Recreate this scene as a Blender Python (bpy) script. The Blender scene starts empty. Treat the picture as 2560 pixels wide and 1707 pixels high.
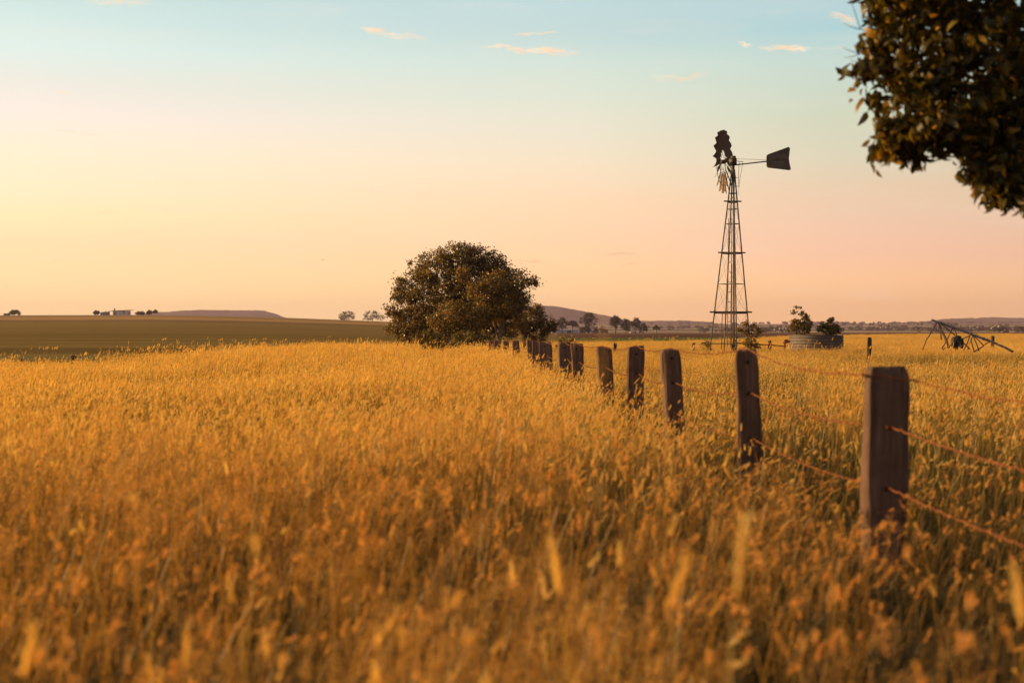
import bpy, math, random
import numpy as np
from mathutils import Vector, Matrix, noise as mnoise
R = math.radians
rnd = random.Random(7)
rng = np.random.default_rng(11)
scene = bpy.context.scene
COL = scene.collection

# ------------------------------------------------------------------ camera
F = 3556.0          # focal length in pixels of the 2560 px wide photograph
EYE = 1.36
HOR = 832.0         # row of eye level
cam_d = bpy.data.cameras.new('camera'); cam = bpy.data.objects.new('camera', cam_d); COL.objects.link(cam)
cam_d.sensor_width = 36.0; cam_d.lens = 50.0
cam_d.clip_start = 0.05; cam_d.clip_end = 40000
cam.location = (0, 0, EYE)
cam.rotation_euler = (R(90) - math.atan((853.5 - HOR) / F), 0, 0)
cam_d.dof.use_dof = True
cam_d.dof.focus_distance = 50.0
cam_d.dof.aperture_fstop = 2.5
cam_d.dof.aperture_blades = 9
scene.camera = cam
scene.view_settings.view_transform = 'Standard'
scene.view_settings.look = 'None'
scene.view_settings.exposure = 0.6
scene.view_settings.gamma = 1.0
scene.render.film_transparent = False
scene.cycles.max_bounces = 6
scene.cycles.diffuse_bounces = 3
scene.cycles.glossy_bounces = 2
scene.cycles.transmission_bounces = 4
scene.cycles.transparent_max_bounces = 4
scene.cycles.volume_bounces = 0
scene.cycles.use_denoising = True

# ------------------------------------------------------------------ sun and sky
SUN_AZ = 80.0       # degrees to the left of the view direction (+Y)
SUN_EL = 13.0
sd = Vector((-math.sin(R(SUN_AZ)) * math.cos(R(SUN_EL)), math.cos(R(SUN_AZ)) * math.cos(R(SUN_EL)), math.sin(R(SUN_EL))))
sun_d = bpy.data.lights.new('sun', 'SUN'); sun = bpy.data.objects.new('sun', sun_d); COL.objects.link(sun)
sun_d.energy = 5.0; sun_d.angle = R(0.6); sun_d.color = (1.0, 0.635, 0.25)
sun.location = sd * 60
sun.rotation_euler = (-sd).to_track_quat('-Z', 'Y').to_euler()


class NT:
    """small helper to write node trees as expressions"""
    def __init__(s, tree): s.t = tree; s.n = tree.nodes; s.l = tree.links
    def node(s, typ, **kw):
        n = s.n.new(typ)
        for k, v in kw.items(): setattr(n, k, v)
        return n
    def put(s, sock, v):
        if v is None: return
        if hasattr(v, 'is_output') or isinstance(v, bpy.types.NodeSocket): s.l.new(v, sock)
        else:
            if isinstance(v, (tuple, list)) and sock.type == 'RGBA' and len(v) == 3: v = tuple(v) + (1,)
            sock.default_value = v
    def m(s, op, a, b=None, c=None, clamp=False):
        n = s.node('ShaderNodeMath', operation=op); n.use_clamp = clamp
        s.put(n.inputs[0], a); s.put(n.inputs[1], b); s.put(n.inputs[2], c)
        return n.outputs[0]
    def mix(s, f, a, b, mode='MIX'):
        n = s.node('ShaderNodeMix', data_type='RGBA', blend_type=mode)
        s.put(n.inputs['Factor'], f)
        s.put(n.inputs[6], a); s.put(n.inputs[7], b)
        return n.outputs[2]
    def rng(s, v, a, b, c=0.0, d=1.0):
        n = s.node('ShaderNodeMapRange'); n.clamp = True
        s.put(n.inputs[0], v)
        for i, x in enumerate((a, b, c, d)): n.inputs[i + 1].default_value = x
        return n.outputs[0]
    def noise(s, vec, scale, detail=3.0, rough=0.5):
        n = s.node('ShaderNodeTexNoise'); s.put(n.inputs['Vector'], vec)
        n.inputs['Scale'].default_value = scale; n.inputs['Detail'].default_value = detail
        n.inputs['Roughness'].default_value = rough
        return n.outputs['Fac']
    def ramp(s, f, stops):
        n = s.node('ShaderNodeValToRGB'); s.put(n.inputs[0], f); cr = n.color_ramp
        while len(cr.elements) > 1: cr.elements.remove(cr.elements[-1])
        cr.elements[0].position = stops[0][0]; cr.elements[0].color = tuple(stops[0][1]) + (1,)
        for p, c in stops[1:]:
            e = cr.elements.new(p); e.color = tuple(c) + (1,)
        return n.outputs[0]
    def scale(s, vec, sc):
        n = s.node('ShaderNodeMapping'); s.put(n.inputs['Vector'], vec); n.inputs['Scale'].default_value = sc
        return n.outputs[0]


def lin(r, g, b):
    f = lambda c: (c / 255 / 12.92) if c / 255 <= 0.04045 else ((c / 255 + 0.055) / 1.055) ** 2.4
    return (f(r), f(g), f(b))


SKY_A = [(810, (0.8531, 0.6073, 0.249)), (780, (0.8531, 0.6133, 0.2637)), (700, (0.8531, 0.6262, 0.3104)), (620, (0.807, 0.6007, 0.3389)), (560, (0.7924, 0.6448, 0.3673)), (500, (0.7749, 0.6553, 0.4257)), (400, (0.778, 0.6543, 0.4827)), (300, (0.7281, 0.6297, 0.5635)), (230, (0.6268, 0.6119, 0.5458)), (150, (0.5319, 0.6357, 0.6022)), (20, (0.4245, 0.5555, 0.534)), (-60, (0.3776, 0.5343, 0.534))]
SKY_M = [(810, (0.8729, 0.5074, 0.2182)), (780, (0.8729, 0.5298, 0.2384)), (740, (0.8729, 0.5411, 0.2524)), (660, (0.8729, 0.5411, 0.2819)), (600, (0.813, 0.523, 0.3193)), (500, (0.7701, 0.5404, 0.3455)), (400, (0.694, 0.5786, 0.4214)), (330, (0.629, 0.5834, 0.4623)), (250, (0.55, 0.5839, 0.48)), (150, (0.4665, 0.5612, 0.5082)), (80, (0.3956, 0.51, 0.5028)), (20, (0.3779, 0.5073, 0.5209)), (-60, (0.3362, 0.4815, 0.5209))]
SKY_B = [(810, (0.8215, 0.441, 0.1834)), (780, (0.8215, 0.4514, 0.1956)), (700, (0.8289, 0.4783, 0.2494)), (640, (0.7489, 0.4447, 0.2947)), (560, (0.6793, 0.4484, 0.3133)), (480, (0.6147, 0.4621, 0.3179)), (400, (0.5338, 0.4927, 0.3597)), (300, (0.4591, 0.4973, 0.3744)), (170, (0.4046, 0.5077, 0.4632)), (100, (0.2959, 0.4663, 0.4876)), (20, (0.3478, 0.4719, 0.4931)), (-60, (0.3075, 0.4423, 0.4827))]

def build_world():
    w = bpy.data.worlds.new('World'); scene.world = w; w.use_nodes = True
    t = NT(w.node_tree); t.n.clear()
    out = t.node('ShaderNodeOutputWorld'); bg = t.node('ShaderNodeBackground')
    bg.inputs['Strength'].default_value = 0.1
    t.l.new(bg.outputs[0], out.inputs['Surface'])
    tc = t.node('ShaderNodeTexCoord').outputs['Generated']
    sky = t.node('ShaderNodeTexSky', sky_type='NISHITA'); sky.sun_disc = False
    sky.sun_elevation = R(SUN_EL); sky.sun_rotation = R(-SUN_AZ)
    sky.air_density = 1.4; sky.dust_density = 3.0; sky.ozone_density = 1.0
    sep = t.node('ShaderNodeSeparateXYZ'); t.l.new(tc, sep.inputs[0])
    X, Y, Z = sep.outputs
    # elevation in units of 1/20 radian-ish of the low sky: v = z / horizontal distance
    hd = t.m('SQRT', t.m('ADD', t.m('MULTIPLY', X, X), t.m('MULTIPLY', Y, Y)))
    hd = t.m('MAXIMUM', hd, 0.001)
    v = t.m('DIVIDE', Z, hd)
    low = t.m('DIVIDE', v, 0.25)                       # 0..1 covers 0..14 degrees
    e = t.m('MULTIPLY', low, 0.5, clamp=True)
    hi = t.m('MULTIPLY', t.rng(Z, 0.24, 1.0), 0.5)
    e = t.m('ADD', e, t.m('MULTIPLY', hi, 1.0), clamp=True)
    def st(y, c): return (0.5 * ((HOR - y) / F) / 0.25, c)
    A = [st(y, c) for y, c in SKY_A] + [(0.62, (0.36, 0.36, 0.32)), (0.8, (0.26, 0.24, 0.24)), (1.0, (0.20, 0.19, 0.20))]
    M = [st(y, c) for y, c in SKY_M] + [(0.62, (0.31, 0.32, 0.30)), (0.8, (0.23, 0.22, 0.23)), (1.0, (0.19, 0.18, 0.19))]
    B = [st(y, c) for y, c in SKY_B] + [(0.62, (0.27, 0.27, 0.27)), (0.8, (0.21, 0.2, 0.22)), (1.0, (0.18, 0.17, 0.19))]
    A = [(max(0, min(1, p)), c) for p, c in A]; M = [(max(0, min(1, p)), c) for p, c in M]; B = [(max(0, min(1, p)), c) for p, c in B]
    # azimuth factor: cosine of the angle to the sun's azimuth
    ca = t.m('DIVIDE', t.m('ADD', t.m('MULTIPLY', X, -math.sin(R(SUN_AZ))), t.m('MULTIPLY', Y, math.cos(R(SUN_AZ)))), hd)
    cA, cM, cB = math.cos(R(SUN_AZ - 18.8)), math.cos(R(SUN_AZ + 2.7)), math.cos(R(SUN_AZ + 12.7))
    # soft uneven veil that bends the bands
    nz = t.noise(t.scale(tc, (2.2, 2.2, 9.0)), 1.6, 4.0, 0.55)
    e2 = t.m('ADD', e, t.m('MULTIPLY', t.m('SUBTRACT', nz, 0.5), 0.03), clamp=True)
    ra, rm, rb = t.ramp(e2, A), t.ramp(e2, M), t.ramp(e2, B)
    g = t.mix(t.rng(ca, cM, cA), rm, ra)
    g = t.mix(t.rng(ca, cM, cB), g, rb)
    # the half of the sky away from the sun is dimmer
    dim = t.rng(ca, -1.0, cB, 0.30, 1.0)
    g = t.mix(1.0, g, dim, 'MULTIPLY')
    # ---- thin lit clouds, fixed in the sky by direction
    yy = t.m('MAXIMUM', Y, 0.05)
    u0 = t.m('DIVIDE', X, yy); v0 = t.m('DIVIDE', Z, yy)
    cmb = t.node('ShaderNodeCombineXYZ'); t.l.new(u0, cmb.inputs[0]); t.l.new(v0, cmb.inputs[1])
    uv = cmb.outputs[0]
    n1 = t.noise(t.scale(uv, (1, 3.2, 1)), 46.0, 6.0, 0.62)
    n2 = t.noise(t.scale(uv, (1, 4.5, 1)), 150.0, 4.0, 0.6)
    n3 = t.noise(t.scale(uv, (1, 1.5, 1)), 30.0, 3.0, 0.6)
    us = t.m('ADD', u0, t.m('MULTIPLY', t.m('SUBTRACT', n1, 0.5), 0.026))
    vs = t.m('ADD', v0, t.m('MULTIPLY', t.m('SUBTRACT', n3, 0.5), 0.016))
    fr = t.m('GREATER_THAN', Y, 0.05)
    #        col   row   half-w half-h slope strength  warm
    CL = [(930, 78, 26, 9, 0.0, 1.0), (1000, 92, 70, 9, -0.10, .62), (1210 + 60, 121, 62, 7, -0.06, .8), (1350, 130, 84, 9, -0.03, 1.0),
          (1330, 84, 50, 4, -0.08, .7), (1975, 122, 66, 8, -0.02, .9), (1868, 116, 22, 4, 0.0, .7), (1700, 194, 64, 7, 0.03, .5),
          (2105, 46, 36, 9, -0.15, .75), (300, 2, 80, 9, 0, .55), (158, 229, 36, 4, 0, .6), (190, 327, 60, 4, -.05, .5),
          (262, 525, 30, 3, -.05, .55), (400, 528, 90, 3, -.05, .45), (120, 587, 110, 3, 0, .4), (340, 583, 70, 3, -.08, .5),
          (2090, 120, 40, 6, 0, .3), (740, 120, 60, 7, -.05, .18), (165, 268, 12, 5, 0, .35)]
    PK = [(1548, 640, 46, 2.6, 0, .9), (1320, 656, 60, 2.2, -.05, .7), (1575, 662, 26, 1.6, 0, .5)]
    def blobs(L):
        acc = None
        for (c, r, a, b, sl, s) in L:
            cu, cv = (c - 1280) / F, (HOR - r) / F
            du = t.m('DIVIDE', t.m('SUBTRACT', us, cu), a / F)
            dv = t.m('DIVIDE', t.m('SUBTRACT', t.m('SUBTRACT', vs, cv), t.m('MULTIPLY', t.m('SUBTRACT', us, cu), sl)), b / F)
            d = t.m('ADD', t.m('MULTIPLY', du, du), t.m('MULTIPLY', dv, dv))
            k = t.m('MULTIPLY', t.rng(d, 1.7, 0.0), s)
            acc = k if acc is None else t.m('MAXIMUM', acc, k)
        return acc
    k = blobs(CL)
    k = t.m('MULTIPLY', k, t.rng(n2, 0.30, 0.64, 0.12, 1.3))
    k = t.m('MULTIPLY', t.rng(k, 0.08, 0.95), fr)
    cc = t.mix(t.rng(n1, 0.35, 0.65), lin(226, 186, 150), lin(222, 208, 182))
    g = t.mix(k, g, cc)
    p = t.m('MULTIPLY', t.m('MULTIPLY', blobs(PK), 0.55), fr)
    g = t.mix(p, g, lin(205, 150, 128))
    # very faint broad streaks
    n4 = t.noise(t.scale(uv, (1, 6, 1)), 9.0, 5.0, 0.6)
    g = t.mix(t.m('MULTIPLY', t.rng(n4, 0.52, 0.72), t.m('MULTIPLY', fr, 0.16)), g, lin(219, 202, 182))
    g10 = t.mix(1.0, g, (10.0, 10.0, 10.0, 1), 'MULTIPLY')
    fin = t.mix(0.9, sky.outputs[0], g10)
    t.l.new(fin, bg.inputs['Color'])
build_world()

# ------------------------------------------------------------------ helpers
def P(col, row, Z):
    """where something seen at that place of the photo stands, Z metres ahead"""
    return Vector(((col - 1280) / F * Z, Z, EYE - (row - HOR) / F * Z))

def tag(o, label=None, cat=None, group=None, kind=None):
    if label: o['label'] = label
    if cat: o['category'] = cat
    if group: o['group'] = group
    if kind: o['kind'] = kind
    return o

def thing(name, label, cat, loc, group=None, rz=0):
    o = bpy.data.objects.new(name, None); COL.objects.link(o)
    o.location = loc; o.rotation_euler = (0, 0, rz); o.empty_display_size = 0.2
    return tag(o, label, cat, group)

def smooth(me, on=True):
    me.polygons.foreach_set('use_smooth', [on] * len(me.polygons))

def np_mesh(name, V, Q, tri=None):
    """mesh from numpy arrays: V (n,3), Q (m,4)"""
    me = bpy.data.meshes.new(name)
    V = np.asarray(V, dtype=np.float32); Q = np.asarray(Q, dtype=np.int32)
    me.vertices.add(len(V)); me.vertices.foreach_set('co', V.ravel())
    k = Q.shape[1]
    me.loops.add(Q.size); me.loops.foreach_set('vertex_index', Q.ravel())
    me.polygons.add(len(Q)); me.polygons.foreach_set('loop_start', np.arange(0, Q.size, k, dtype=np.int32))
    me.update(calc_edges=True)
    return me

def add_attr(me, name, vals):
    a = me.attributes.new(name, 'FLOAT', 'POINT'); a.data.foreach_set('value', np.asarray(vals, dtype=np.float32))

def link(name, me, mat, parent=None, loc=None):
    o = bpy.data.objects.new(name, me); COL.objects.link(o)
    if mat:
        for m in (mat if isinstance(mat, (list, tuple)) else [mat]): me.materials.append(m)
    if parent: o.parent = parent
    if loc is not None: o.location = loc
    return o

class MB:
    def __init__(s): s.v = []; s.f = []
    def add(s, vs, fs):
        b = len(s.v); s.v += [tuple(v) for v in vs]; s.f += [tuple(i + b for i in f) for f in fs]
    def box(s, c, d, rot=None):
        hx, hy, hz = d[0] / 2, d[1] / 2, d[2] / 2
        vs = [Vector((x, y, z)) for x in (-hx, hx) for y in (-hy, hy) for z in (-hz, hz)]
        if rot is not None: vs = [rot @ v for v in vs]
        c = Vector(c); s.add([v + c for v in vs], [(0, 1, 3, 2), (4, 6, 7, 5), (0, 4, 5, 1), (2, 3, 7, 6), (0, 2, 6, 4), (1, 5, 7, 3)])
    def tube(s, pts, r, n=6, caps=True):
        pts = [Vector(p) for p in pts]; m = len(pts)
        rs = r if isinstance(r, (list, tuple)) else [r] * m
        vs = []; prev = None
        for i, p in enumerate(pts):
            d = (pts[min(i + 1, m - 1)] - pts[max(i - 1, 0)]).normalized()
            if prev is None:
                a = Vector((0, 0, 1)) if abs(d.z) < 0.9 else Vector((1, 0, 0))
                u = d.cross(a).normalized()
            else:
                u = (prev - d * prev.dot(d)).normalized()
            prev = u; w = d.cross(u)
            for k in range(n):
                t = 2 * math.pi * k / n
                vs.append(p + (u * math.cos(t) + w * math.sin(t)) * rs[i])
        fs = [(i * n + k, i * n + (k + 1) % n, (i + 1) * n + (k + 1) % n, (i + 1) * n + k) for i in range(m - 1) for k in range(n)]
        if caps: fs += [tuple(range(n - 1, -1, -1)), tuple((m - 1) * n + k for k in range(n))]
        s.add(vs, fs)
    def bar(s, a, b, w, h=None):
        """rectangular bar from a to b"""
        a, b = Vector(a), Vector(b); h = h or w; d = (b - a); L = d.length; q = d.to_track_quat('Z', 'Y').to_matrix()
        s.box((a + b) / 2, (w, h, L), q)
    def mesh(s, name, sm=False):
        me = bpy.data.meshes.new(name); me.from_pydata(s.v, [], s.f); me.update()
        if sm: smooth(me)
        return me
    def part(s, name, mat, parent=None, sm=False, origin=None):
        if origin is not None: s.v = [tuple(Vector(v) - Vector(origin)) for v in s.v]
        return link(name, s.mesh(name, sm), mat, parent)

# ------------------------------------------------------------------ materials
def mat(name): 
    m = bpy.data.materials.new(name); m.use_nodes = True; t = NT(m.node_tree); t.n.clear()
    out = t.node('ShaderNodeOutputMaterial'); return m, t, out

def solid(name, c, c2=None, rough=0.8, scale=6.0, metal=0.0, bump=0.0, stretch=(1, 1, 1), spec=0.3):
    m, t, out = mat(name); b = t.node('ShaderNodeBsdfPrincipled'); t.l.new(b.outputs[0], out.inputs[0])
    tc = t.scale(t.node('ShaderNodeTexCoord').outputs['Object'], stretch)
    n = t.noise(tc, scale, 5.0, 0.6)
    c2 = c2 or tuple(x * 0.6 for x in c)
    t.put(b.inputs['Base Color'], t.mix(t.rng(n, 0.3, 0.7), c, c2))
    b.inputs['Roughness'].default_value = rough; b.inputs['Metallic'].default_value = metal
    b.inputs['Specular IOR Level'].default_value = spec
    if bump:
        bp = t.node('ShaderNodeBump'); bp.inputs['Strength'].default_value = bump; bp.inputs['Distance'].default_value = 0.02
        t.l.new(t.noise(tc, scale * 3, 4), bp.inputs['Height']); t.l.new(bp.outputs[0], b.inputs['Normal'])
    return m

def leafmat(name, stops, trans=0.45, gloss=0.06, tint=1.0, inst=False, attr=None, attr_stops=None):
    """thin leaf: diffuse + light passing through; every leaf its own tone"""
    m, t, out = mat(name)
    isl = t.node('ShaderNodeNewGeometry').outputs['Random Per Island']
    if inst:
        oi = t.node('ShaderNodeObjectInfo').outputs['Random']
        pl = t.noise(t.node('ShaderNodeObjectInfo').outputs['Location'], 0.42, 3.0, 0.6)
        isl = t.m('ADD', t.m('ADD', t.m('MULTIPLY', isl, 0.50), t.m('MULTIPLY', oi, 0.18)), t.rng(pl, 0.32, 0.68, -0.12, 0.42), clamp=True)
    c = t.ramp(isl, stops)
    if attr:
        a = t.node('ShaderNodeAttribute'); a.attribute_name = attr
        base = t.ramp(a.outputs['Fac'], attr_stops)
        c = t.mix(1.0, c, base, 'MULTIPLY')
    d = t.node('ShaderNodeBsdfDiffuse'); tr = t.node('ShaderNodeBsdfTranslucent'); g = t.node('ShaderNodeBsdfGlossy')
    t.put(d.inputs['Color'], c)
    tcx = t.mix(1.0, c, (1.15, 1.0, 0.6, 1), 'MULTIPLY')
    t.put(tr.inputs['Color'], tcx)
    g.inputs['Roughness'].default_value = 0.45; g.inputs['Color'].default_value = (0.8, 0.8, 0.8, 1)
    mx = t.node('ShaderNodeMixShader'); mx.inputs[0].default_value = trans
    t.l.new(d.outputs[0], mx.inputs[1]); t.l.new(tr.outputs[0], mx.inputs[2])
    mx2 = t.node('ShaderNodeMixShader'); mx2.inputs[0].default_value = gloss
    t.l.new(mx.outputs[0], mx2.inputs[1]); t.l.new(g.outputs[0], mx2.inputs[2])
    t.l.new(mx2.outputs[0], out.inputs[0])
    return m

M_bark = solid('bark', (0.10, 0.075, 0.055), (0.05, 0.04, 0.03), 0.9, 9, bump=0.4)
M_palebark = solid('pale_bark', (0.30, 0.24, 0.19), (0.15, 0.115, 0.09), 0.85, 9, bump=0.3)
M_steel = solid('weathered_steel', (0.11, 0.085, 0.075), (0.065, 0.05, 0.045), 0.6, 3, 0.3)
M_galv = solid('galvanised', (0.17, 0.155, 0.155), (0.10, 0.085, 0.08), 0.5, 4, 0.4)
M_rust = solid('rust', (0.30, 0.10, 0.03), (0.15, 0.05, 0.02), 0.9, 60)
M_dark = solid('dark_hole', (0.012, 0.009, 0.008), (0.006, 0.005, 0.004), 0.9, 20)
M_timber = solid('old_timber', (0.085, 0.065, 0.055), (0.04, 0.03, 0.026), 0.9, 8, stretch=(8, 8, 0.6), bump=0.4)
M_white = solid('white_wall', (0.62, 0.56, 0.56), (0.5, 0.45, 0.45), 0.7, 0.5)
M_roof = solid('iron_roof', (0.30, 0.27, 0.28), (0.22, 0.19, 0.2), 0.5, 0.6)
M_shed = solid('shed_wall', (0.22, 0.2, 0.24), (0.15, 0.14, 0.17), 0.6, 0.6)
M_pane = solid('window_dark', (0.06, 0.05, 0.05), (0.04, 0.035, 0.035), 0.3, 1)

def wood_mat():
    m, t, out = mat('fence_timber'); b = t.node('ShaderNodeBsdfPrincipled'); t.l.new(b.outputs[0], out.inputs[0])
    tc = t.node('ShaderNodeTexCoord').outputs['Object']
    oi = t.node('ShaderNodeObjectInfo').outputs['Random']
    g = t.noise(t.scale(tc, (26, 26, 1.1)), 2.4, 8, 0.72)
    w = t.noise(tc, 5.0, 4)
    c = t.ramp(g, [(0.30, (0.03, 0.017, 0.012)), (0.42, (0.13, 0.075, 0.055)), (0.58, (0.20, 0.12, 0.09)), (0.75, (0.33, 0.21, 0.155))])
    c = t.mix(t.rng(w, 0.5, 0.72), c, (0.09, 0.052, 0.038))
    c = t.mix(t.m('MULTIPLY', oi, 0.25), c, (0.24, 0.16, 0.13))
    t.put(b.inputs['Base Color'], c); b.inputs['Roughness'].default_value = 0.9; b.inputs['Specular IOR Level'].default_value = 0.15
    bp = t.node('ShaderNodeBump'); bp.inputs['Strength'].default_value = 1.0; bp.inputs['Distance'].default_value = 0.02
    t.l.new(g, bp.inputs['Height']); t.l.new(bp.outputs[0], b.inputs['Normal'])
    return m
M_post = wood_mat()

# ------------------------------------------------------------------ terrain
def sst(a, b, x):
    t = np.clip((x - a) / (b - a), 0, 1); return t * t * (3 - 2 * t)

def vnoise(x, y, s, seed=0):
    """cheap smooth value noise, numpy"""
    X = np.asarray(x, float) / s + seed * 17.3; Y = np.asarray(y, float) / s + seed * 9.1
    xi = np.floor(X).astype(np.int64); yi = np.floor(Y).astype(np.int64); fx = X - xi; fy = Y - yi
    fx = fx * fx * (3 - 2 * fx); fy = fy * fy * (3 - 2 * fy)
    def h(i, j):
        n = (i * 374761393 + j * 668265263 + seed * 974711) & 0xffffffff
        n = ((n ^ (n >> 13)) * 1274126177) & 0xffffffff
        return ((n ^ (n >> 16)) & 0xffff) / 65535.0
    return (h(xi, yi) * (1 - fx) + h(xi + 1, yi) * fx) * (1 - fy) + (h(xi, yi + 1) * (1 - fx) + h(xi + 1, yi + 1) * fx) * fy

PC = np.array([-1500, 0, 380, 560, 707, 850, 969, 1150, 1300, 1420, 1600, 9000.])
PP = np.array([44, 44, 45, 42, 38, 32.5, 28, 16, 3, 0, 0, 0.])
RIDGE = 1000.0
def ground_h(x, y):
    x = np.asarray(x, float); y = np.asarray(y, float)
    r = np.hypot(x, y); az = np.arctan2(x, y)
    col = 1280 + F * np.tan(np.clip(az, -1.1, 1.1))
    fade = sst(1.5, 1.0, np.abs(az))
    Pp = np.interp(col, PC, PP)
    ry = np.where(y > 1, y, 1)
    up = np.where(Pp > 0.5, 1, 0)
    hill = (EYE + Pp * RIDGE / F) * np.clip(Pp / 3.0, 0, 1)
    S = np.where(ry < RIDGE, np.clip((ry - 78) / (RIDGE - 78), 0, 1), 1.0)
    S = S * (0.55 + 0.45 * sst(0, 1, S)) * 1.0
    back = sst(RIDGE * 1.9, RIDGE * 1.02, ry)
    h1 = hill * S * back * fade * sst(0, 60, y)
    plain = 1.25 * sst(300, 750, ry) * (1 - np.clip(Pp / 3.0, 0, 1)) * fade
    far = 26 * sst(1300, 4400, r) ** 1.3
    right = 0.55 * sst(120, 250, y) * sst(1500, 2300, col) * sst(1100, 380, y)
    low = 0.05 * (vnoise(x, y, 3.5, 3) - 0.5) * sst(2.0, 6, r) * sst(300, 60, r)
    return h1 + plain + far + right + low

def field_edge(col):
    return np.interp(col, [900, 1250, 1400, 1700, 2000, 2560, 3200], [95, 108, 118, 150, 215, 285, 300])

def cover(x, y):
    r = np.hypot(x, y); az = np.arctan2(x, y); col = 1280 + F * np.tan(np.clip(az, -1.2, 1.2))
    n = vnoise(x, y, 14, 1); n2 = vnoise(x, y * 0.35, 90, 2); n3 = vnoise(x * 0.25, y, 11, 5)
    C = np.zeros(x.shape + (3,))
    def put(mask, c, amp=0.25, nz=n):
        k = (1 + amp * (nz - 0.5) * 2)[..., None]
        m = np.clip(mask, 0, 1)[..., None]
        C[:] = C * (1 - m) + np.array(c) * k * m
    one = np.ones_like(x)
    put(one, (0.17, 0.14, 0.055))
    # crop slope on the left
    hillc = np.interp(col, PC, PP) > 0.6
    hm = (sst(80, 86, y)) * hillc
    put(hm, (0.215, 0.148, 0.05), 0.26, vnoise(x * .03, y, 13, 6) * .35 + vnoise(x * .02, y, 60, 7) * .3 + n2 * 0.35)
    put(hm * sst(84, 90, y) * sst(112, 98, y), (0.12, 0.08, 0.03), 0.3)
    put(hm * sst(500, 640, y), (0.30, 0.19, 0.075), 0.15, n2)
    put(hm * sst(545, 560, y) * sst(640, 600, y), (0.19, 0.125, 0.045), 0.15)
    put(hm * sst(640, 700, y) * sst(790, 740, y), (0.42, 0.25, 0.09), 0.15)
    # right: green strip, ploughed strip, plain
    rt = 1.0 - hm
    e = field_edge(col)
    put(rt * (y > e), (0.09, 0.12, 0.034), 0.2)
    put(rt * sst(350, 375, y), (0.115, 0.062, 0.042), 0.25)
    put(rt * sst(520, 560, y) * sst(700, 640, y), (0.15, 0.085, 0.055), 0.2)
    band = vnoise(x * 0.18, y + x * 0.25, 260, 8)
    p = sst(900, 1100, r)
    put(p, (0.13, 0.12, 0.07), 0.3, n2)
    put(p * sst(0.55, 0.62, band), (0.34, 0.26, 0.15), 0.2, n2)
    put(p * sst(0.36, 0.30, band), (0.07, 0.06, 0.04), 0.3, n2)
    return np.clip(C, 0.004, 1)

def build_ground():
    az = np.concatenate([np.linspace(-180, -26, 52)[:-1], np.linspace(-26, 26, 420), np.linspace(26, 180, 52)[1:-1]])
    rr = np.concatenate([np.geomspace(0.02, 60, 110)[:-1], np.geomspace(60, 1300, 230)[:-1], np.geomspace(1300, 6600, 120)])
    A, Rr = np.meshgrid(np.radians(az), rr); x = np.sin(A) * Rr; y = np.cos(A) * Rr
    z = ground_h(x, y); nr, na = A.shape
    V = np.stack([x, y, z], -1).reshape(-1, 3)
    i, j = np.meshgrid(np.arange(nr - 1), np.arange(na), indexing='ij'); j2 = (j + 1) % na
    Q = np.stack([i * na + j, i * na + j2, (i + 1) * na + j2, (i + 1) * na + j], -1).reshape(-1, 4)
    V = np.vstack([V, [[0, 0, 0]]]); c = len(V) - 1
    me = np_mesh('ground', V, Q)
    # close the middle
    me2 = me
    col = cover(V[:, 0], V[:, 1])
    at = me.attributes.new('cover', 'FLOAT_COLOR', 'POINT')
    at.data.foreach_set('color', np.hstack([col, np.ones((len(col), 1))]).astype(np.float32).ravel())
    smooth(me)
    m, t, out = mat('land'); b = t.node('ShaderNodeBsdfPrincipled'); t.l.new(b.outputs[0], out.inputs[0])
    a = t.node('ShaderNodeAttribute'); a.attribute_name = 'cover'
    tc = t.node('ShaderNodeTexCoord').outputs['Object']
    n = t.noise(t.scale(tc, (0.05, 1, 1)), 0.35, 6, 0.65); n2 = t.noise(tc, 1.5, 5, 0.7)
    k = t.m('MULTIPLY', t.rng(n, 0.3, 0.7, 0.78, 1.22), t.rng(n2, 0.3, 0.7, 0.82, 1.18))
    t.put(b.inputs['Base Color'], t.mix(1.0, a.outputs['Color'], k, 'MULTIPLY'))
    b.inputs['Roughness'].default_value = 1.0; b.inputs['Specular IOR Level'].default_value = 0.0
    o = link('ground', me, m); tag(o, kind='structure')
    return o
build_ground()

def gh(x, y): return float(ground_h(np.array([x]), np.array([y]))[0])

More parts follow.
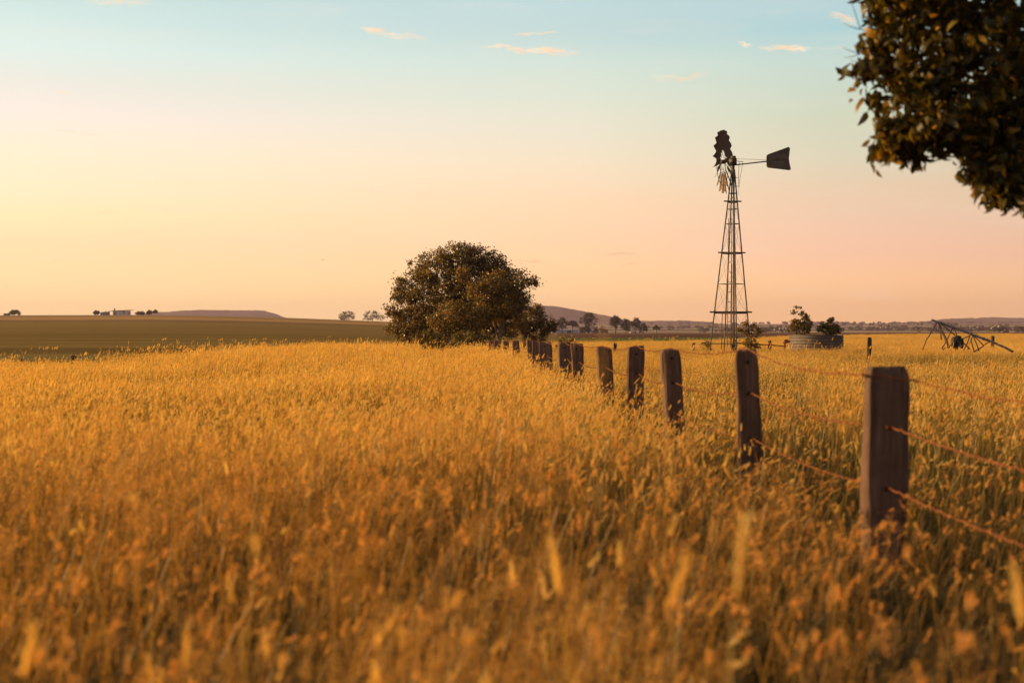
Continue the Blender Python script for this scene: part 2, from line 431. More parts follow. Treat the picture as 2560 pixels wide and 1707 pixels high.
# ------------------------------------------------------------------ far hills
def hill(name, pts, D, depth, seed, colr, foot=22):
    """hill whose skyline passes through the (column,row) points at distance D"""
    pc = np.array([p[0] for p in pts], float); ph = np.array([EYE - (p[1] - HOR) / F * D for p in pts])
    x0, x1 = (pc[0] - 1280) / F * D, (pc[-1] - 1280) / F * D
    nx = int((x1 - x0) / 6.5); ny = 46
    xs = np.linspace(x0, x1, nx); ts = np.linspace(-1, 1, ny)
    X, T = np.meshgrid(xs, ts)
    top = np.interp(X / D * F + 1280, pc, ph)
    top = top - foot
    bell = np.where(T < 0, np.cos(T * math.pi / 2) ** 1.1, np.cos(T * math.pi / 2))
    Yy = D + T * depth + vnoise(X, T * 0, 400, seed) * 120 - 60
    rug = (vnoise(X, Yy, 14, seed) * 4.2 + vnoise(X, Yy, 33, seed + 1) * 3.2 + vnoise(X, Yy, 160, seed + 2) * 7 - 8.5) * np.clip(top / 25, 0, 1)
    Zz = foot - 6 + (top + 6) * bell + rug * bell
    V = np.stack([X, Yy, Zz], -1).reshape(-1, 3); n0, n1 = X.shape
    i, j = np.meshgrid(np.arange(n0 - 1), np.arange(n1 - 1), indexing='ij')
    Q = np.stack([i * n1 + j, i * n1 + j + 1, (i + 1) * n1 + j + 1, (i + 1) * n1 + j], -1).reshape(-1, 4)
    me = np_mesh(name, V, Q)
    m, t, out = mat(name + '_cover'); b = t.node('ShaderNodeBsdfPrincipled'); t.l.new(b.outputs[0], out.inputs[0])
    tc = t.node('ShaderNodeTexCoord').outputs['Object']
    n = t.noise(tc, 0.03, 6, 0.7); nb = t.noise(t.scale(tc, (0.3, 1, 3.0)), 0.004, 3)
    c = t.mix(t.rng(n, 0.35, 0.65), colr, tuple(v * 0.5 for v in colr))
    c = t.mix(t.m('MULTIPLY', t.rng(nb, 0.56, 0.62), 0.5), c, (0.20, 0.155, 0.10))
    t.put(b.inputs['Base Color'], c); b.inputs['Roughness'].default_value = 1; b.inputs['Specular IOR Level'].default_value = 0
    o = link(name, me, m); tag(o, kind='structure'); return o
hc = (0.085, 0.066, 0.058)
hill('flat_topped_hill', [(300, 800), (365, 785), (395, 780), (440, 777), (490, 775), (570, 774), (640, 774), (662, 777), (690, 788), (712, 797), (760, 800), (830, 806), (930, 826)], 5000, 480, 4, hc, 12)
hill('wooded_hill', [(1040, 828), (1120, 812), (1200, 790), (1270, 772), (1310, 765), (1345, 763.5), (1385, 764), (1412, 769), (1445, 776), (1475, 783), (1505, 789), (1545, 796), (1575, 802), (1600, 808), (1640, 818), (1700, 828)], 4700, 520, 9, hc, 12)
hill('low_range', [(1380, 822), (1480, 806), (1560, 802), (1620, 799.5), (1700, 801), (1745, 803), (1790, 808), (1840, 812), (1900, 812), (1925, 815), (1955, 815), (1985, 809), (2030, 805), (2080, 806), (2130, 809), (2200, 808), (2280, 806), (2340, 800), (2370, 796), (2460, 795), (2560, 793), (2680, 792), (2900, 800)], 5300, 500, 14, hc, 16)

# ------------------------------------------------------------------ leaves and trees
def leaf_quads(C, size, rg, droop=0.0, aspect=0.55):
    """one folded, pointed leaf (two quads) at each centre C"""
    n = len(C); d = rg.normal(size=(n, 3)); d[:, 2] -= droop; d /= np.linalg.norm(d, axis=1)[:, None]
    s = np.cross(d, rg.normal(size=(n, 3))); s /= np.linalg.norm(s, axis=1)[:, None]
    u = np.cross(d, s)
    L = size * rg.uniform(0.65, 1.3, size=(n, 1)); W = L * aspect * 0.5
    a = C - d * L * 0.5; b = C + d * L * 0.5 - u * L * 0.12
    m1 = C + s * W + u * W * 0.35 - d * L * .05; m2 = C - s * W + u * W * 0.35 - d * L * .05
    V = np.stack([a, m1, b, m2], 1).reshape(-1, 3)
    Q = np.arange(n * 4).reshape(n, 4)
    return V, Q

def crown_points(blobs, nclump, per, rc, rg, shell=0.55, cull=None, sig=0.46):
    w = np.array([b[6] if len(b) > 6 else b[3] * b[4] * b[5] for b in blobs], float); w /= w.sum()
    ids = rg.choice(len(blobs), nclump, p=w); Bm = np.array([b[:6] for b in blobs], float)[ids]
    d = rg.normal(size=(nclump, 3)); d /= np.linalg.norm(d, axis=1)[:, None]
    rad = rg.uniform(0, 1, nclump) ** (1 / 3.0); rad = rad * (1 - shell) + shell * (1 - 0.22 * rg.random(nclump) ** 1.5) 
    cl = Bm[:, :3] + d * Bm[:, 3:] * rad[:, None]
    if cull:
        keep = np.array([mnoise.noise(Vector(c * cull[0])) > cull[1] for c in cl]); cl = cl[keep]; nclump = len(cl)
    cs = rc * rg.uniform(0.5, 1.35, nclump)
    reps = np.maximum(2, (per * rg.uniform(0.4, 1.6, nclump)).astype(int))
    C = np.repeat(cl, reps, 0); S = np.repeat(cs, reps)
    C = C + rg.normal(size=C.shape) * S[:, None] * np.array([sig, sig, sig * .8])
    return cl, C

def tree(name, label, cat, base, blobs, nclump, per, rc, leaf, lm, bm, seed, trunk_r=0.1, trunk_top=None, nbr=14, group=None, droop=0.1, shell=0.55, stems=1, spread=0.0, aspect=0.55, parts=True, minz=0.05, cull=None):
    rg = np.random.default_rng(seed); rr_ = random.Random(seed)
    root = thing(name, label, cat, base, group)
    cl, C = crown_points(blobs, nclump, per, rc, rg, shell, cull)
    C = C[C[:, 2] > minz]
    V, Q = leaf_quads(C, leaf, rg, droop, aspect)
    cr = link('crown', np_mesh('crown', V, Q), lm, root)
    zc = np.mean([b[2] for b in blobs]); tt = trunk_top or (sum(b[0] for b in blobs) / len(blobs) * 0.6, sum(b[1] for b in blobs) / len(blobs) * 0.6, zc)
    mb = MB(); br = MB(); tops = []
    for s in range(stems):
        off = Vector((rr_.uniform(-1, 1) * spread, rr_.uniform(-1, 1) * spread, 0)) if s else Vector((0, 0, 0))
        T = Vector(tt) + off * 2.2; pts = []; rs = []
        for k in range(7):
            q = k / 6; p = off * 0.25 + (T - off * 0.25) * q + Vector((rr_.uniform(-1, 1), rr_.uniform(-1, 1), 0)) * trunk_r * 0.5 * math.sin(q * 3.1)
            if k == 0: p.z = -0.15
            pts.append(p); rs.append(trunk_r * (1.25 if k == 0 else 1) * (1 - 0.65 * q) / (1 + 0.25 * s))
        mb.tube(pts, rs, 8); tops.append((pts, rs))
    mb.part('trunk', bm, root, True)
    if nbr:
        sel = rg.choice(len(cl), min(nbr, len(cl)), replace=False)
        for i in sel:
            pts, rs = tops[rr_.randrange(len(tops))]; k = rr_.randrange(2, 7); a = pts[k]; b = Vector(cl[i]); r0 = max(rs[k] * 0.6, trunk_r * 0.12)
            if b.z < a.z - 0.3 * abs(b.x): b.z = a.z * 0.5 + b.z * 0.5
            mid = (a + b) / 2 + Vector((rr_.uniform(-.1, .1), rr_.uniform(-.1, .1), 0.12)) * (b - a).length
            q1 = a * .55 + mid * .45; q2 = mid * .5 + b * .5 
            br.tube([a, q1, mid, q2, b], [r0, r0 * .8, r0 * .6, r0 * .4, r0 * .15], 5)
        br.part('limbs', bm, root, True)
    return root

L_dark = leafmat('dark_leaves', [(0.0, (0.065, 0.044, 0.010)), (0.5, (0.155, 0.105, 0.022)), (0.85, (0.24, 0.155, 0.028)), (1.0, (0.35, 0.21, 0.036))], 0.45)
L_olive = leafmat('olive_leaves', [(0.0, (0.08, 0.052, 0.011)), (0.5, (0.18, 0.118, 0.023)), (0.9, (0.28, 0.175, 0.032)), (1.0, (0.38, 0.23, 0.04))], 0.48)
L_green = leafmat('green_leaves', [(0.0, (0.06, 0.05, 0.009)), (0.6, (0.15, 0.12, 0.02)), (1.0, (0.26, 0.19, 0.03))], 0.45)
L_far = leafmat('far_leaves', [(0.0, (0.025, 0.018, 0.012)), (0.6, (0.05, 0.034, 0.02)), (1.0, (0.08, 0.055, 0.03))], 0.3)
L_front = leafmat('overhanging_leaves', [(0.0, (0.024, 0.021, 0.004)), (0.6, (0.075, 0.060, 0.010)), (0.85, (0.21, 0.15, 0.016)), (1.0, (0.48, 0.25, 0.022))], 0.5, 0.025)

def px_blobs(L, Z, base):
    """ellipsoids given as (col,row,half width px,half height px,depth offset m, depth radius m, weight)"""
    out = []
    for (c, r, a, b, dy, ry, w) in L:
        p = P(c, r, Z) - Vector(base); out.append((p.x, p.y + dy, p.z, a / F * Z, ry, b / F * Z, w))
    return out

def at(col, Z): 
    x = (col - 1280) / F * Z
    return Vector((x, Z, gh(x, Z)))

# big dome-shaped tree
b0 = at(1140, 68)
tree('spreading_tree', 'largest tree, dark dome of dense foliage reaching down to the golden grass', 'tree', b0,
     px_blobs([(1140, 715, 112, 95, 0, 1.9, 7), (1105, 760, 105, 80, .2, 1.9, 6), (1190, 740, 88, 92, .1, 1.7, 5), (1060, 745, 55, 80, 0, 1.2, 3),
               (1150, 650, 72, 42, 0, 1.4, 2.6), (1090, 665, 55, 36, 0, 1.2, 1.6), (1205, 665, 55, 42, 0, 1.2, 1.8), (1045, 800, 60, 42, -.1, 1.2, 2.2),
               (1230, 790, 55, 55, .2, 1.2, 2), (1150, 810, 100, 48, 0, 1.6, 4), (1000, 805, 28, 30, 0, .6, .7), (1262, 740, 30, 45, 0, .8, 1.0),
               (1005, 728, 24, 40, 0, .6, .6), (1035, 672, 26, 25, 0, .6, .5), (1245, 665, 30, 28, 0, .7, .8), (1280, 705, 30, 42, .1, .8, 1.5), (1300, 760, 26, 40, .1, .7, 1.0), (1190, 640, 40, 26, 0, .9, .9), (1012, 738, 26, 42, 0, .7, .8), (1040, 838, 46, 24, -.1, .9, 1.3), (1005, 835, 24, 14, 0, .5, .4), (1250, 830, 50, 30, .1, .8, 1.2)], 68, b0),
     1500, 40, 0.30, 0.115, L_dark, M_bark, 3, 0.17, nbr=90, stems=3, spread=0.35, cull=(2.6, -.34))
b0 = at(1252, 60)
tree('young_tree', 'lighter olive tree with pale slender trunk in front of the large dome tree', 'tree', b0,
     px_blobs([(1240, 718, 46, 42, 0, .8, 3), (1265, 760, 45, 45, 0, .8, 2.4), (1205, 735, 38, 36, 0, .7, 1.8), (1290, 725, 22, 40, 0, .5, 1.0),
               (1215, 790, 40, 34, 0, .7, 1.5), (1325, 702, 20, 11, 0, .3, .4), (1308, 688, 12, 10, 0, .3, .25), (1160, 690, 14, 18, 0, .3, .35), (1290, 800, 30, 28, 0, .5, .9), (1318, 760, 16, 12, 0, .3, .3)], 60, b0),
     460, 34, 0.26, 0.105, L_olive, M_palebark, 8, 0.10, trunk_top=(-0.12, 0, 2.9), nbr=44, cull=(3.0, -.2))
b0 = at(1140, 59)
tree('scrubby_tree', 'brown-leaved scrubby low tree with thin crossing stems at the foot of the large tree', 'tree', b0,
     px_blobs([(1135, 790, 48, 40, 0, .8, 2), (1170, 820, 45, 28, 0, .7, 1.4), (1110, 812, 34, 28, 0, .6, 1.0), (1195, 800, 28, 34, 0, .5, .8)], 59, b0),
     210, 34, 0.24, 0.10, L_olive, M_palebark, 12, 0.045, trunk_top=(0.2, 0, 1.9), nbr=26, stems=4, spread=.3)
b0 = at(1305, 74)
tree('small_tree', 'small dark tree on a thin trunk at the right foot of the large tree', 'tree', b0,
     px_blobs([(1330, 800, 36, 26, 0, .7, 2), (1300, 818, 32, 20, 0, .6, 1.2), (1345, 778, 14, 14, 0, .3, .35), (1355, 822, 24, 16, 0, .4, .8), (1378, 812, 13, 18, 0, .3, .4), (1345, 845, 20, 10, 0, .3, .3)], 74, b0),
     190, 34, 0.24, 0.11, L_dark, M_bark, 15, 0.07, trunk_top=(0.15, 0, 1.7), nbr=24)
b0 = at(994, 66)
tree('sapling', 'thin airy sapling standing clear at the left edge of the large tree', 'sapling', b0,
     px_blobs([(992, 735, 9, 20, 0, .2, .6), (985, 775, 17, 20, 0, .3, 1), (1000, 800, 18, 24, 0, .3, 1), (972, 772, 7, 10, 0, .2, .3), (975, 822, 16, 10, 0, .2, .4)], 66, b0),
     50, 22, 0.2, 0.12, L_olive, M_bark, 18, 0.03, trunk_top=(0, 0, 2.6), nbr=16)
b0 = at(1095, 57)
tree('green_shrub', 'low yellow-green shrub leaning out over the golden grass under the large tree', 'shrub', b0,
     px_blobs([(1085, 850, 30, 16, 0, .4, 1), (1110, 862, 26, 12, 0, .4, .8), (1075, 868, 22, 7, 0, .3, .4), (1065, 838, 12, 12, 0, .3, .4)], 57, b0),
     50, 30, 0.16, 0.10, L_green, M_bark, 21, 0.03, trunk_top=(0, 0, 0.6), nbr=12, stems=3, spread=.2)
b0 = at(1165, 56)
tree('leafy_shrub', 'leafy green shrub between the trunks of the large tree and the pale trunk', 'shrub', b0,
     px_blobs([(1160, 845, 30, 20, 0, .4, 1), (1190, 855, 18, 14, 0, .3, .6), (1215, 848, 14, 18, 0, .3, .5)], 56, b0),
     44, 28, 0.16, 0.10, L_green, M_bark, 22, 0.03, trunk_top=(0, 0, 0.6), nbr=12, stems=3, spread=.2)
b0 = at(1414, 50)
tree('weedy_shrub', 'thin dull green weed bush behind the middle of the fence', 'shrub', b0,
     px_blobs([(1414, 850, 20, 14, 0, .2, 1), (1400, 862, 12, 8, 0, .2, .5), (1400, 842, 5, 5, 0, .1, .2)], 50, b0),
     20, 20, 0.12, 0.07, L_olive, M_bark, 23, 0.02, trunk_top=(0, 0, 0.8), nbr=10, stems=3, spread=.15)
b0 = at(1878, 54)
tree('leaning_shrub', 'leafy shrub with reaching sprays at the right foot of the windmill tower', 'shrub', b0,
     px_blobs([(1880, 850, 22, 20, 0, .3, 1.4), (1868, 822, 10, 9, 0, .2, .4), (1850, 826, 8, 5, 0, .1, .3), (1864, 808, 5, 6, 0, .1, .25), (1898, 828, 9, 8, 0, .2, .4), (1882, 818, 8, 8, 0, .2, .3), (1880, 868, 18, 12, 0, .3, .7)], 54, b0),
     56, 22, 0.11, 0.085, L_olive, M_bark, 25, 0.025, trunk_top=(0, 0, 0.9), nbr=18, stems=3, spread=.12)
b0 = at(1768, 55)
tree('twiggy_shrub', 'small twiggy shrub at the left leg of the windmill tower', 'shrub', b0,
     px_blobs([(1766, 862, 10, 12, 0, .2, 1), (1760, 850, 6, 6, 0, .1, .4), (1775, 868, 8, 8, 0, .1, .4)], 55, b0),
     22, 12, 0.1, 0.07, L_olive, M_bark, 26, 0.015, trunk_top=(0, 0, 0.8), nbr=12, stems=3, spread=.1)

# ------------------------------------------------------------------ tank with shrubs growing in it
TKZ = 72.0; TKR = 68 / F * TKZ
tc0 = at(2040, TKZ + TKR * 0.9)
def build_tank():
    root = thing('water_tank', 'low round corrugated iron tank with shrubs growing out of it', 'tank', tc0)
    topz = (P(2040, 838, TKZ).z) - tc0.z
    n = 64; rows = 65; V = []; 
    for k in range(rows):
        z = -0.1 + (topz + 0.1) * k / (rows - 1); w = 0.022 * math.sin(k / (rows - 1) * 2 * math.pi * 9)
        for i in range(n):
            a = 2 * math.pi * i / n; r = TKR + w + 0.01 * math.sin(a * 3 + 1); V.append((math.cos(a) * r, math.sin(a) * r, z + 0.012 * math.sin(a * 2) * k / rows))
    Q = [(k * n + i, k * n + (i + 1) % n, (k + 1) * n + (i + 1) % n, (k + 1) * n + i) for k in range(rows - 1) for i in range(n)]
    b = len(V)
    for k in range(rows):
        for i in range(n):
            v = V[k * n + i]; V.append((v[0] * 0.992, v[1] * 0.992, v[2]))
    Q += [(b + k * n + i, b + (k + 1) * n + i, b + (k + 1) * n + (i + 1) % n, b + k * n + (i + 1) % n) for k in range(rows - 1) for i in range(n)]
    t = rows - 1
    Q += [(t * n + i, t * n + (i + 1) % n, b + t * n + (i + 1) % n, b + t * n + i) for i in range(n)]
    me = np_mesh('wall', np.array(V), np.array(Q)); smooth(me)
    mt = solid('corrugated_iron', (0.16, 0.135, 0.13), (0.10, 0.08, 0.075), 0.7, 2.5, 0.1)
    link('wall', me, mt, root)
    rim = MB(); rim.tube([(math.cos(2 * math.pi * i / 48) * (TKR + .01), math.sin(2 * math.pi * i / 48) * (TKR + .01), topz + 0.012 * math.sin(4 * math.pi * i / 48)) for i in range(49)], 0.018, 6, False)
    rim.part('rim', M_galv, root, True)
    soil = MB(); soil.add([(math.cos(2 * math.pi * i / 40) * TKR * .985, math.sin(2 * math.pi * i / 40) * TKR * .985, topz - 0.35) for i in range(40)], [tuple(range(40))])
    soil.part('soil_fill', M_bark, root)
    return root, topz
tank, tank_top = build_tank()
bs = Vector((tc0.x - 0.70, tc0.y - 0.2, tc0.z + tank_top - 0.35))
tree('tank_shrub', 'taller shrub with an airy top spray growing at the left of the corrugated tank', 'shrub', bs,
     px_blobs([(2000, 822, 26, 18, 0, .5, 2.2), (1990, 812, 16, 12, 0, .3, .8), (2018, 812, 14, 14, 0, .3, .7), (1994, 775, 14, 9, 0, .2, .28), (2010, 788, 12, 8, 0, .2, .22), (1990, 765, 5, 5, 0, .1, .1), (2016, 798, 10, 8, 0, .2, .3), (1980, 780, 6, 4, 0, .1, .06)], TKZ + 1, bs),
     110, 22, 0.14, 0.105, L_dark, M_bark, 31, 0.03, trunk_top=(0.1, 0, 0.75), nbr=22, stems=4, spread=.15, minz=-.1)
bs = Vector((tc0.x + 0.72, tc0.y - 0.1, tc0.z + tank_top - 0.35))
tree('tank_shrub', 'shorter bushy shrub with a pointed top growing at the right of the corrugated tank', 'shrub', bs,
     px_blobs([(2076, 826, 28, 13, 0, .5, 2), (2075, 812, 12, 14, 0, .3, .9), (2060, 815, 8, 7, 0, .2, .4), (2080, 800, 6, 7, 0, .1, .25), (2097, 822, 9, 8, 0, .2, .4), (2052, 824, 9, 6, 0, .2, .4)], TKZ + 1, bs),
     80, 22, 0.14, 0.11, L_green, M_bark, 33, 0.03, trunk_top=(0.0, 0, 0.7), nbr=22, stems=4, spread=.15, minz=-.1)

# ------------------------------------------------------------------ windmill
M_bladeiron = solid('rusted_blade', (0.17, 0.105, 0.065), (0.085, 0.052, 0.040), 0.65, 5, 0.1)
def windmill():
    Z = 56.0; S = Z / F
    base = at(1825, Z)
    root = thing('windmill', 'tall steel farm windmill pump on a four-legged lattice tower', 'windmill', base)
    def L(col, row, dy=0.0):
        p = P(col, row, Z); return Vector((p.x, p.y + dy, p.z)) - base
    apex = L(1832.5, 424)
    rot = R(8.5); rad0 = 57.5 * S / math.cos(rot)
    zb = 0.0
    feet = []
    for k in range(4):
        a = rot + math.pi + k * math.pi / 2      # left, near, right, back
        feet.append(Vector((math.cos(a) * rad0, math.sin(a) * rad0, -0.1)))
    rt = 0.05
    tops = [apex + Vector((f.x, f.y, 0)).normalized() * rt for f in feet]
    def leg_at(k, z):
        t = (z - feet[k].z) / (tops[k].z - feet[k].z); return feet[k].lerp(tops[k], t)
    for k in range(4):
        mb = MB(); d = (tops[k] - feet[k]); mb.bar(feet[k], tops[k], 0.042, 0.042); mb.part('leg', M_galv, root)
    rowz = lambda r: L(1832, r).z
    girts = [(484, 0, .045), (506, .16, .05), (523, 0, .04), (560, 0, .04), (634, .14, .05), (710, 0, .035), (783, .18, .06)]
    for r, ext, w in girts:
        z = rowz(r); mb = MB()
        for k in range(4):
            a, b = leg_at(k, z), leg_at((k + 1) % 4, z); d = (b - a).normalized()
            mb.bar(a, b, w * .8, w * .7)
        if ext:
            a, b = leg_at(0, z), leg_at(2, z); d = (b - a).normalized()
            mb.bar(a - d * ext + Vector((0, 0, w * .75)), b + d * ext + Vector((0, 0, w * .75)), .07, w)
        mb.part('cross_rail', M_timber if ext else M_galv, root)
    mb = MB(); zs = [rowz(r) for r in (484, 560, 634, 710, 783, 870)]
    for i in range(len(zs) - 1):
        for k in range(4):
            mb.tube([leg_at(k, zs[i]), leg_at((k + 1) % 4, zs[i + 1])], .0045, 4); mb.tube([leg_at((k + 1) % 4, zs[i]), leg_at(k, zs[i + 1])], .0045, 4)
    mb.part('bracing', M_galv, root)
    # ladder on the back-left face
    mb = MB(); y0 = 0.1
    for c in (1822.5, 1830.5):
        mb.tube([L(c, 545, y0), L(c - .8, 868, y0 + .25)], .014, 5)
    r = 556
    while r < 866:
        f = (r - 545) / 323; mb.tube([L(1822.5 - .8 * f, r, y0 + .25 * f), L(1830.5 - .8 * f, r, y0 + .25 * f)], .011, 5); r += 24.8
    mb.part('ladder', M_galv, root)
    mb = MB(); mb.tube([L(1834.2, 424), L(1834, 600), L(1834.6, 800), L(1834.6, 918)], .036, 8); mb.part('pump_pipe', M_steel, root, True)
    mb = MB(); mb.tube([L(1829, 660, -.05), L(1829, 905, -.05)], .018, 6); mb.part('pump_rod', M_steel, root, True)
    mb = MB(); mb.tube([L(1807.5, 783, .2), L(1805, 905, .2)], .017, 6); mb.part('standpipe', M_rust, root, True)
    mb = MB(); mb.box(L(1834, 872), (.2, .2, .35)); mb.tube([L(1834, 858), L(1850, 858), L(1905, 861, .1)], .028, 6)
    mb.tube([L(1776, 859, .1), L(1834, 859)], .02, 6); mb.tube([L(1843, 866), L(1838, 850), L(1846, 842)], .02, 6); mb.part('pump_head', M_steel, root)
    # head
    ax = Vector((-math.cos(R(23)), math.sin(R(23)), 0))      # wheel side
    side = Vector((ax.y, -ax.x, 0)); hub = L(1832, 404)
    mb = MB(); mb.tube([apex + Vector((0, 0, -.35)), apex + Vector((0, 0, .2))], .06, 8)
    mb.box(hub + Vector((0, 0, .0)), (.26, .2, .24), Matrix.Rotation(math.atan2(ax.y, ax.x), 3, 'Z'))
    mb.box(hub + Vector((0.02, 0, .15)), (.16, .16, .12), Matrix.Rotation(math.atan2(ax.y, ax.x), 3, 'Z'))
    mb.tube([hub, hub + ax * .52], .04, 8); mb.part('gearbox', M_steel, root, True)
    wc = hub + ax * 0.40
    wheel = bpy.data.objects.new('wheel', None)
    # wheel hub as the mesh that carries the wheel's pieces
    mb = MB(); mb.tube([wc - ax * .09, wc + ax * .12], [.085, .085], 12); wheel = mb.part('wheel', M_steel, root, True)
    up = Vector((0, 0, 1)); Rw = 79 * S; Ri = 31 * S; Ro = 59 * S
    def wp(a, r, d=0): return wc + (side * math.cos(a) + up * math.sin(a)) * r + ax * d
    for rr2, nm in ((Ri, 'inner_rim'), (Ro, 'outer_rim')):
        mb = MB(); mb.tube([wp(2 * math.pi * i / 40, rr2, .02) for i in range(41)], .012, 5, False); mb.part(nm, M_galv, wheel, True)
    for k in range(6):
        mb = MB(); a = 2 * math.pi * k / 6 + .2
        mb.tube([wp(a + .1, .07, .1), wp(a, Ro, .02)], .009, 5); mb.tube([wp(a - .1, .07, -.08), wp(a, Ro, .02)], .009, 5); mb.part('spoke', M_galv, wheel)
    nb = 18; pitch = R(23)
    for k in range(nb):
        a = 2 * math.pi * (k + .3) / nb; rad = side * math.cos(a) + up * math.sin(a); tan = side * -math.sin(a) + up * math.cos(a)
        ch = (tan * math.cos(pitch) + ax * math.sin(pitch)) ; nrm = rad.cross(ch)
        vs = []; fs = []; nr, nc = 6, 6
        for i in range(nr):
            q = i / (nr - 1); r = Ri + .01 + (Rw - Ri - .01) * q; hw = .125 + .11 * q
            for j in range(nc):
                s = j / (nc - 1) * 2 - 1; vs.append(wc + rad * (r - abs(s) * .012 * q - (s * .02 * q)) + ch * hw * s + nrm * (.055 * (1 - s * s)) * (.4 + .6 * q))
        fs = [(i * nc + j, i * nc + j + 1, (i + 1) * nc + j + 1, (i + 1) * nc + j) for i in range(nr - 1) for j in range(nc - 1)]
        b = len(vs); vs += [v + nrm * .004 for v in vs]; fs += [tuple(reversed([x + b for x in f])) for f in fs]
        mb = MB(); mb.add(vs, fs); mb.part('blade', M_bladeiron, wheel, True)
    # tail: everything lies in the plane through -ax and up
    d = -ax
    def T(col, row): 
        k = (col - 1832) * S / d.x; return Vector((0, 0, 0)) + Vector((hub.x, hub.y, 0)) + d * k + Vector((0, 0, L(1832, row).z))
    mb = MB(); mb.tube([T(1833, 413.5), T(1911, 408)], .026, 8); boom = mb.part('tail_boom', M_steel, root, True)
    mb = MB(); mb.tube([T(1836, 398), T(1911, 404.5)], .007, 5); mb.part('tail_stay', M_galv, root)
    out = [(1910.3, 396), (1911.5, 393.3), (1914.5, 391.2), (1938, 383.2), (1959.6, 376), (1962, 377), (1963, 379.5), (1961.6, 392), (1960.4, 404.4), (1962.5, 418), (1965, 428.5), (1964.4, 431), (1961.5, 431.8), (1938, 427.6), (1914, 423.6), (1911.6, 421.4), (1910.5, 418.5)]
    th = .006; nn = len(out)
    vs = [T(*p) + side * th for p in out] + [T(*p) - side * th for p in out]
    cA, cB = T(1938, 404.5) + side * th, T(1938, 404.5) - side * th; vs += [cA, cB]
    fs = [(i, (i + 1) % nn, 2 * nn) for i in range(nn)] + [(nn + (i + 1) % nn, nn + i, 2 * nn + 1) for i in range(nn)] + [(i, nn + i, nn + (i + 1) % nn, (i + 1) % nn) for i in range(nn)]
    mb = MB(); mb.add(vs, fs); vane = mb.part('tail_vane', M_steel, root)
    mb = MB(); mb.tube([T(*p) for p in out] + [T(*out[0])], .012, 5, False); mb.part('edge_bead', M_steel, vane)
    M_let = solid('faded_lettering', (0.19, 0.155, 0.15), (0.12, 0.095, 0.09), .7, 8)
    for txt, c0, r0, wpx, hpx in (('SOUTHERN', 1937.5, 398.3, 40, 9.5), ('CROSS', 1936, 413.5, 27, 8.5)):
        cu = bpy.data.curves.new('t', 'FONT'); cu.body = txt; cu.align_x = 'CENTER'; cu.align_y = 'CENTER'; cu.extrude = .01; cu.size = 1
        to = bpy.data.objects.new('t', cu); COL.objects.link(to); bpy.context.view_layer.update()
        me = bpy.data.meshes.new_from_object(to.evaluated_get(bpy.context.evaluated_depsgraph_get())); bpy.data.objects.remove(to)
        co = np.array([v.co[:] for v in me.vertices]); mn, mx = co.min(0), co.max(0); ce = (mn + mx) / 2
        sx = wpx * S / d.x / (mx[0] - mn[0]); sy = hpx * S / (mx[1] - mn[1]); o0 = T(c0, r0)
        fr = -side if side.y > 0 else side
        for v in me.vertices:
            q = v.co; v.co = o0 + d * (q.x - ce[0]) * sx + up * (q.y - ce[1]) * sy + fr * (th + .002 + q.z * .15)
        link('lettering', me, M_let, vane)
    # furling gear / small service ladder behind the head
    mb = MB(); mb.tube([T(1840, 404), T(1856, 406)], .012, 5); mb.tube([T(1846.5, 406), T(1845, 440), T(1846, 466)], .010, 5)
    mb.tube([T(1855.5, 406), T(1849, 445), T(1846, 466)], .008, 5); mb.tube([T(1834, 445), T(1845, 445.5)], .009, 5); mb.tube([T(1834, 466), T(1848, 467)], .011, 5)
    mb.tube([T(1846, 466), T(1845, 488)], .004, 4); mb.part('furling_gear', M_galv, root)
    mb = MB(); mb.tube([T(1820, 408), L(1834, 430)], .022, 6); mb.tube([L(1834, 425), L(1839, 445)], .02, 6); mb.part('head_brace', M_steel, root)
    return root
windmill()

# pipe along the ground to the tank
def seg_thing(name, label, cat, Z, segs, r, m, sm=True):
    base = at(segs[0][0][0], Z); root = None
    mb = MB()
    for s in segs:
        mb.tube([P(q[0], q[1], Z + (q[2] if len(q) > 2 else 0)) - base for q in s], r, 7)
    o = mb.part(name, m, None, sm); o.location = base; tag(o, label, cat); return o
seg_thing('water_pipe', 'rusty pipe running low over the grass from the windmill towards the tank', 'pipe', 60, [[(1890, 861, 0), (1925, 862, 3), (1968, 866, 9)], [(1925, 862, 3), (1924, 853, 3)], [(1893, 861), (1893, 856)]], .028, M_rust)
def valve():
    b = at(1964, 69); root = thing('tank_valve', 'rusty iron valve and pipe fitting beside the left wall of the tank', 'valve', b)
    mb = MB(); L = lambda c, r: P(c, r, 69) - b
    mb.tube([L(1962, 880), L(1962, 850)], .05, 8); mb.part('riser', M_rust, root, True)
    mb = MB(); mb.tube([L(1958, 857), L(1975, 853)], .05, 8); mb.tube([L(1966, 858), L(1966, 848)], .07, 8); mb.part('valve_body', M_rust, root, True)
    mb = MB(); mb.tube([L(1966, 849) + Vector((math.cos(a) * .1, math.sin(a) * .1, 0)) for a in [k * math.pi / 6 for k in range(13)]], .012, 5, False); mb.part('hand_wheel', M_rust, root, True)
valve()

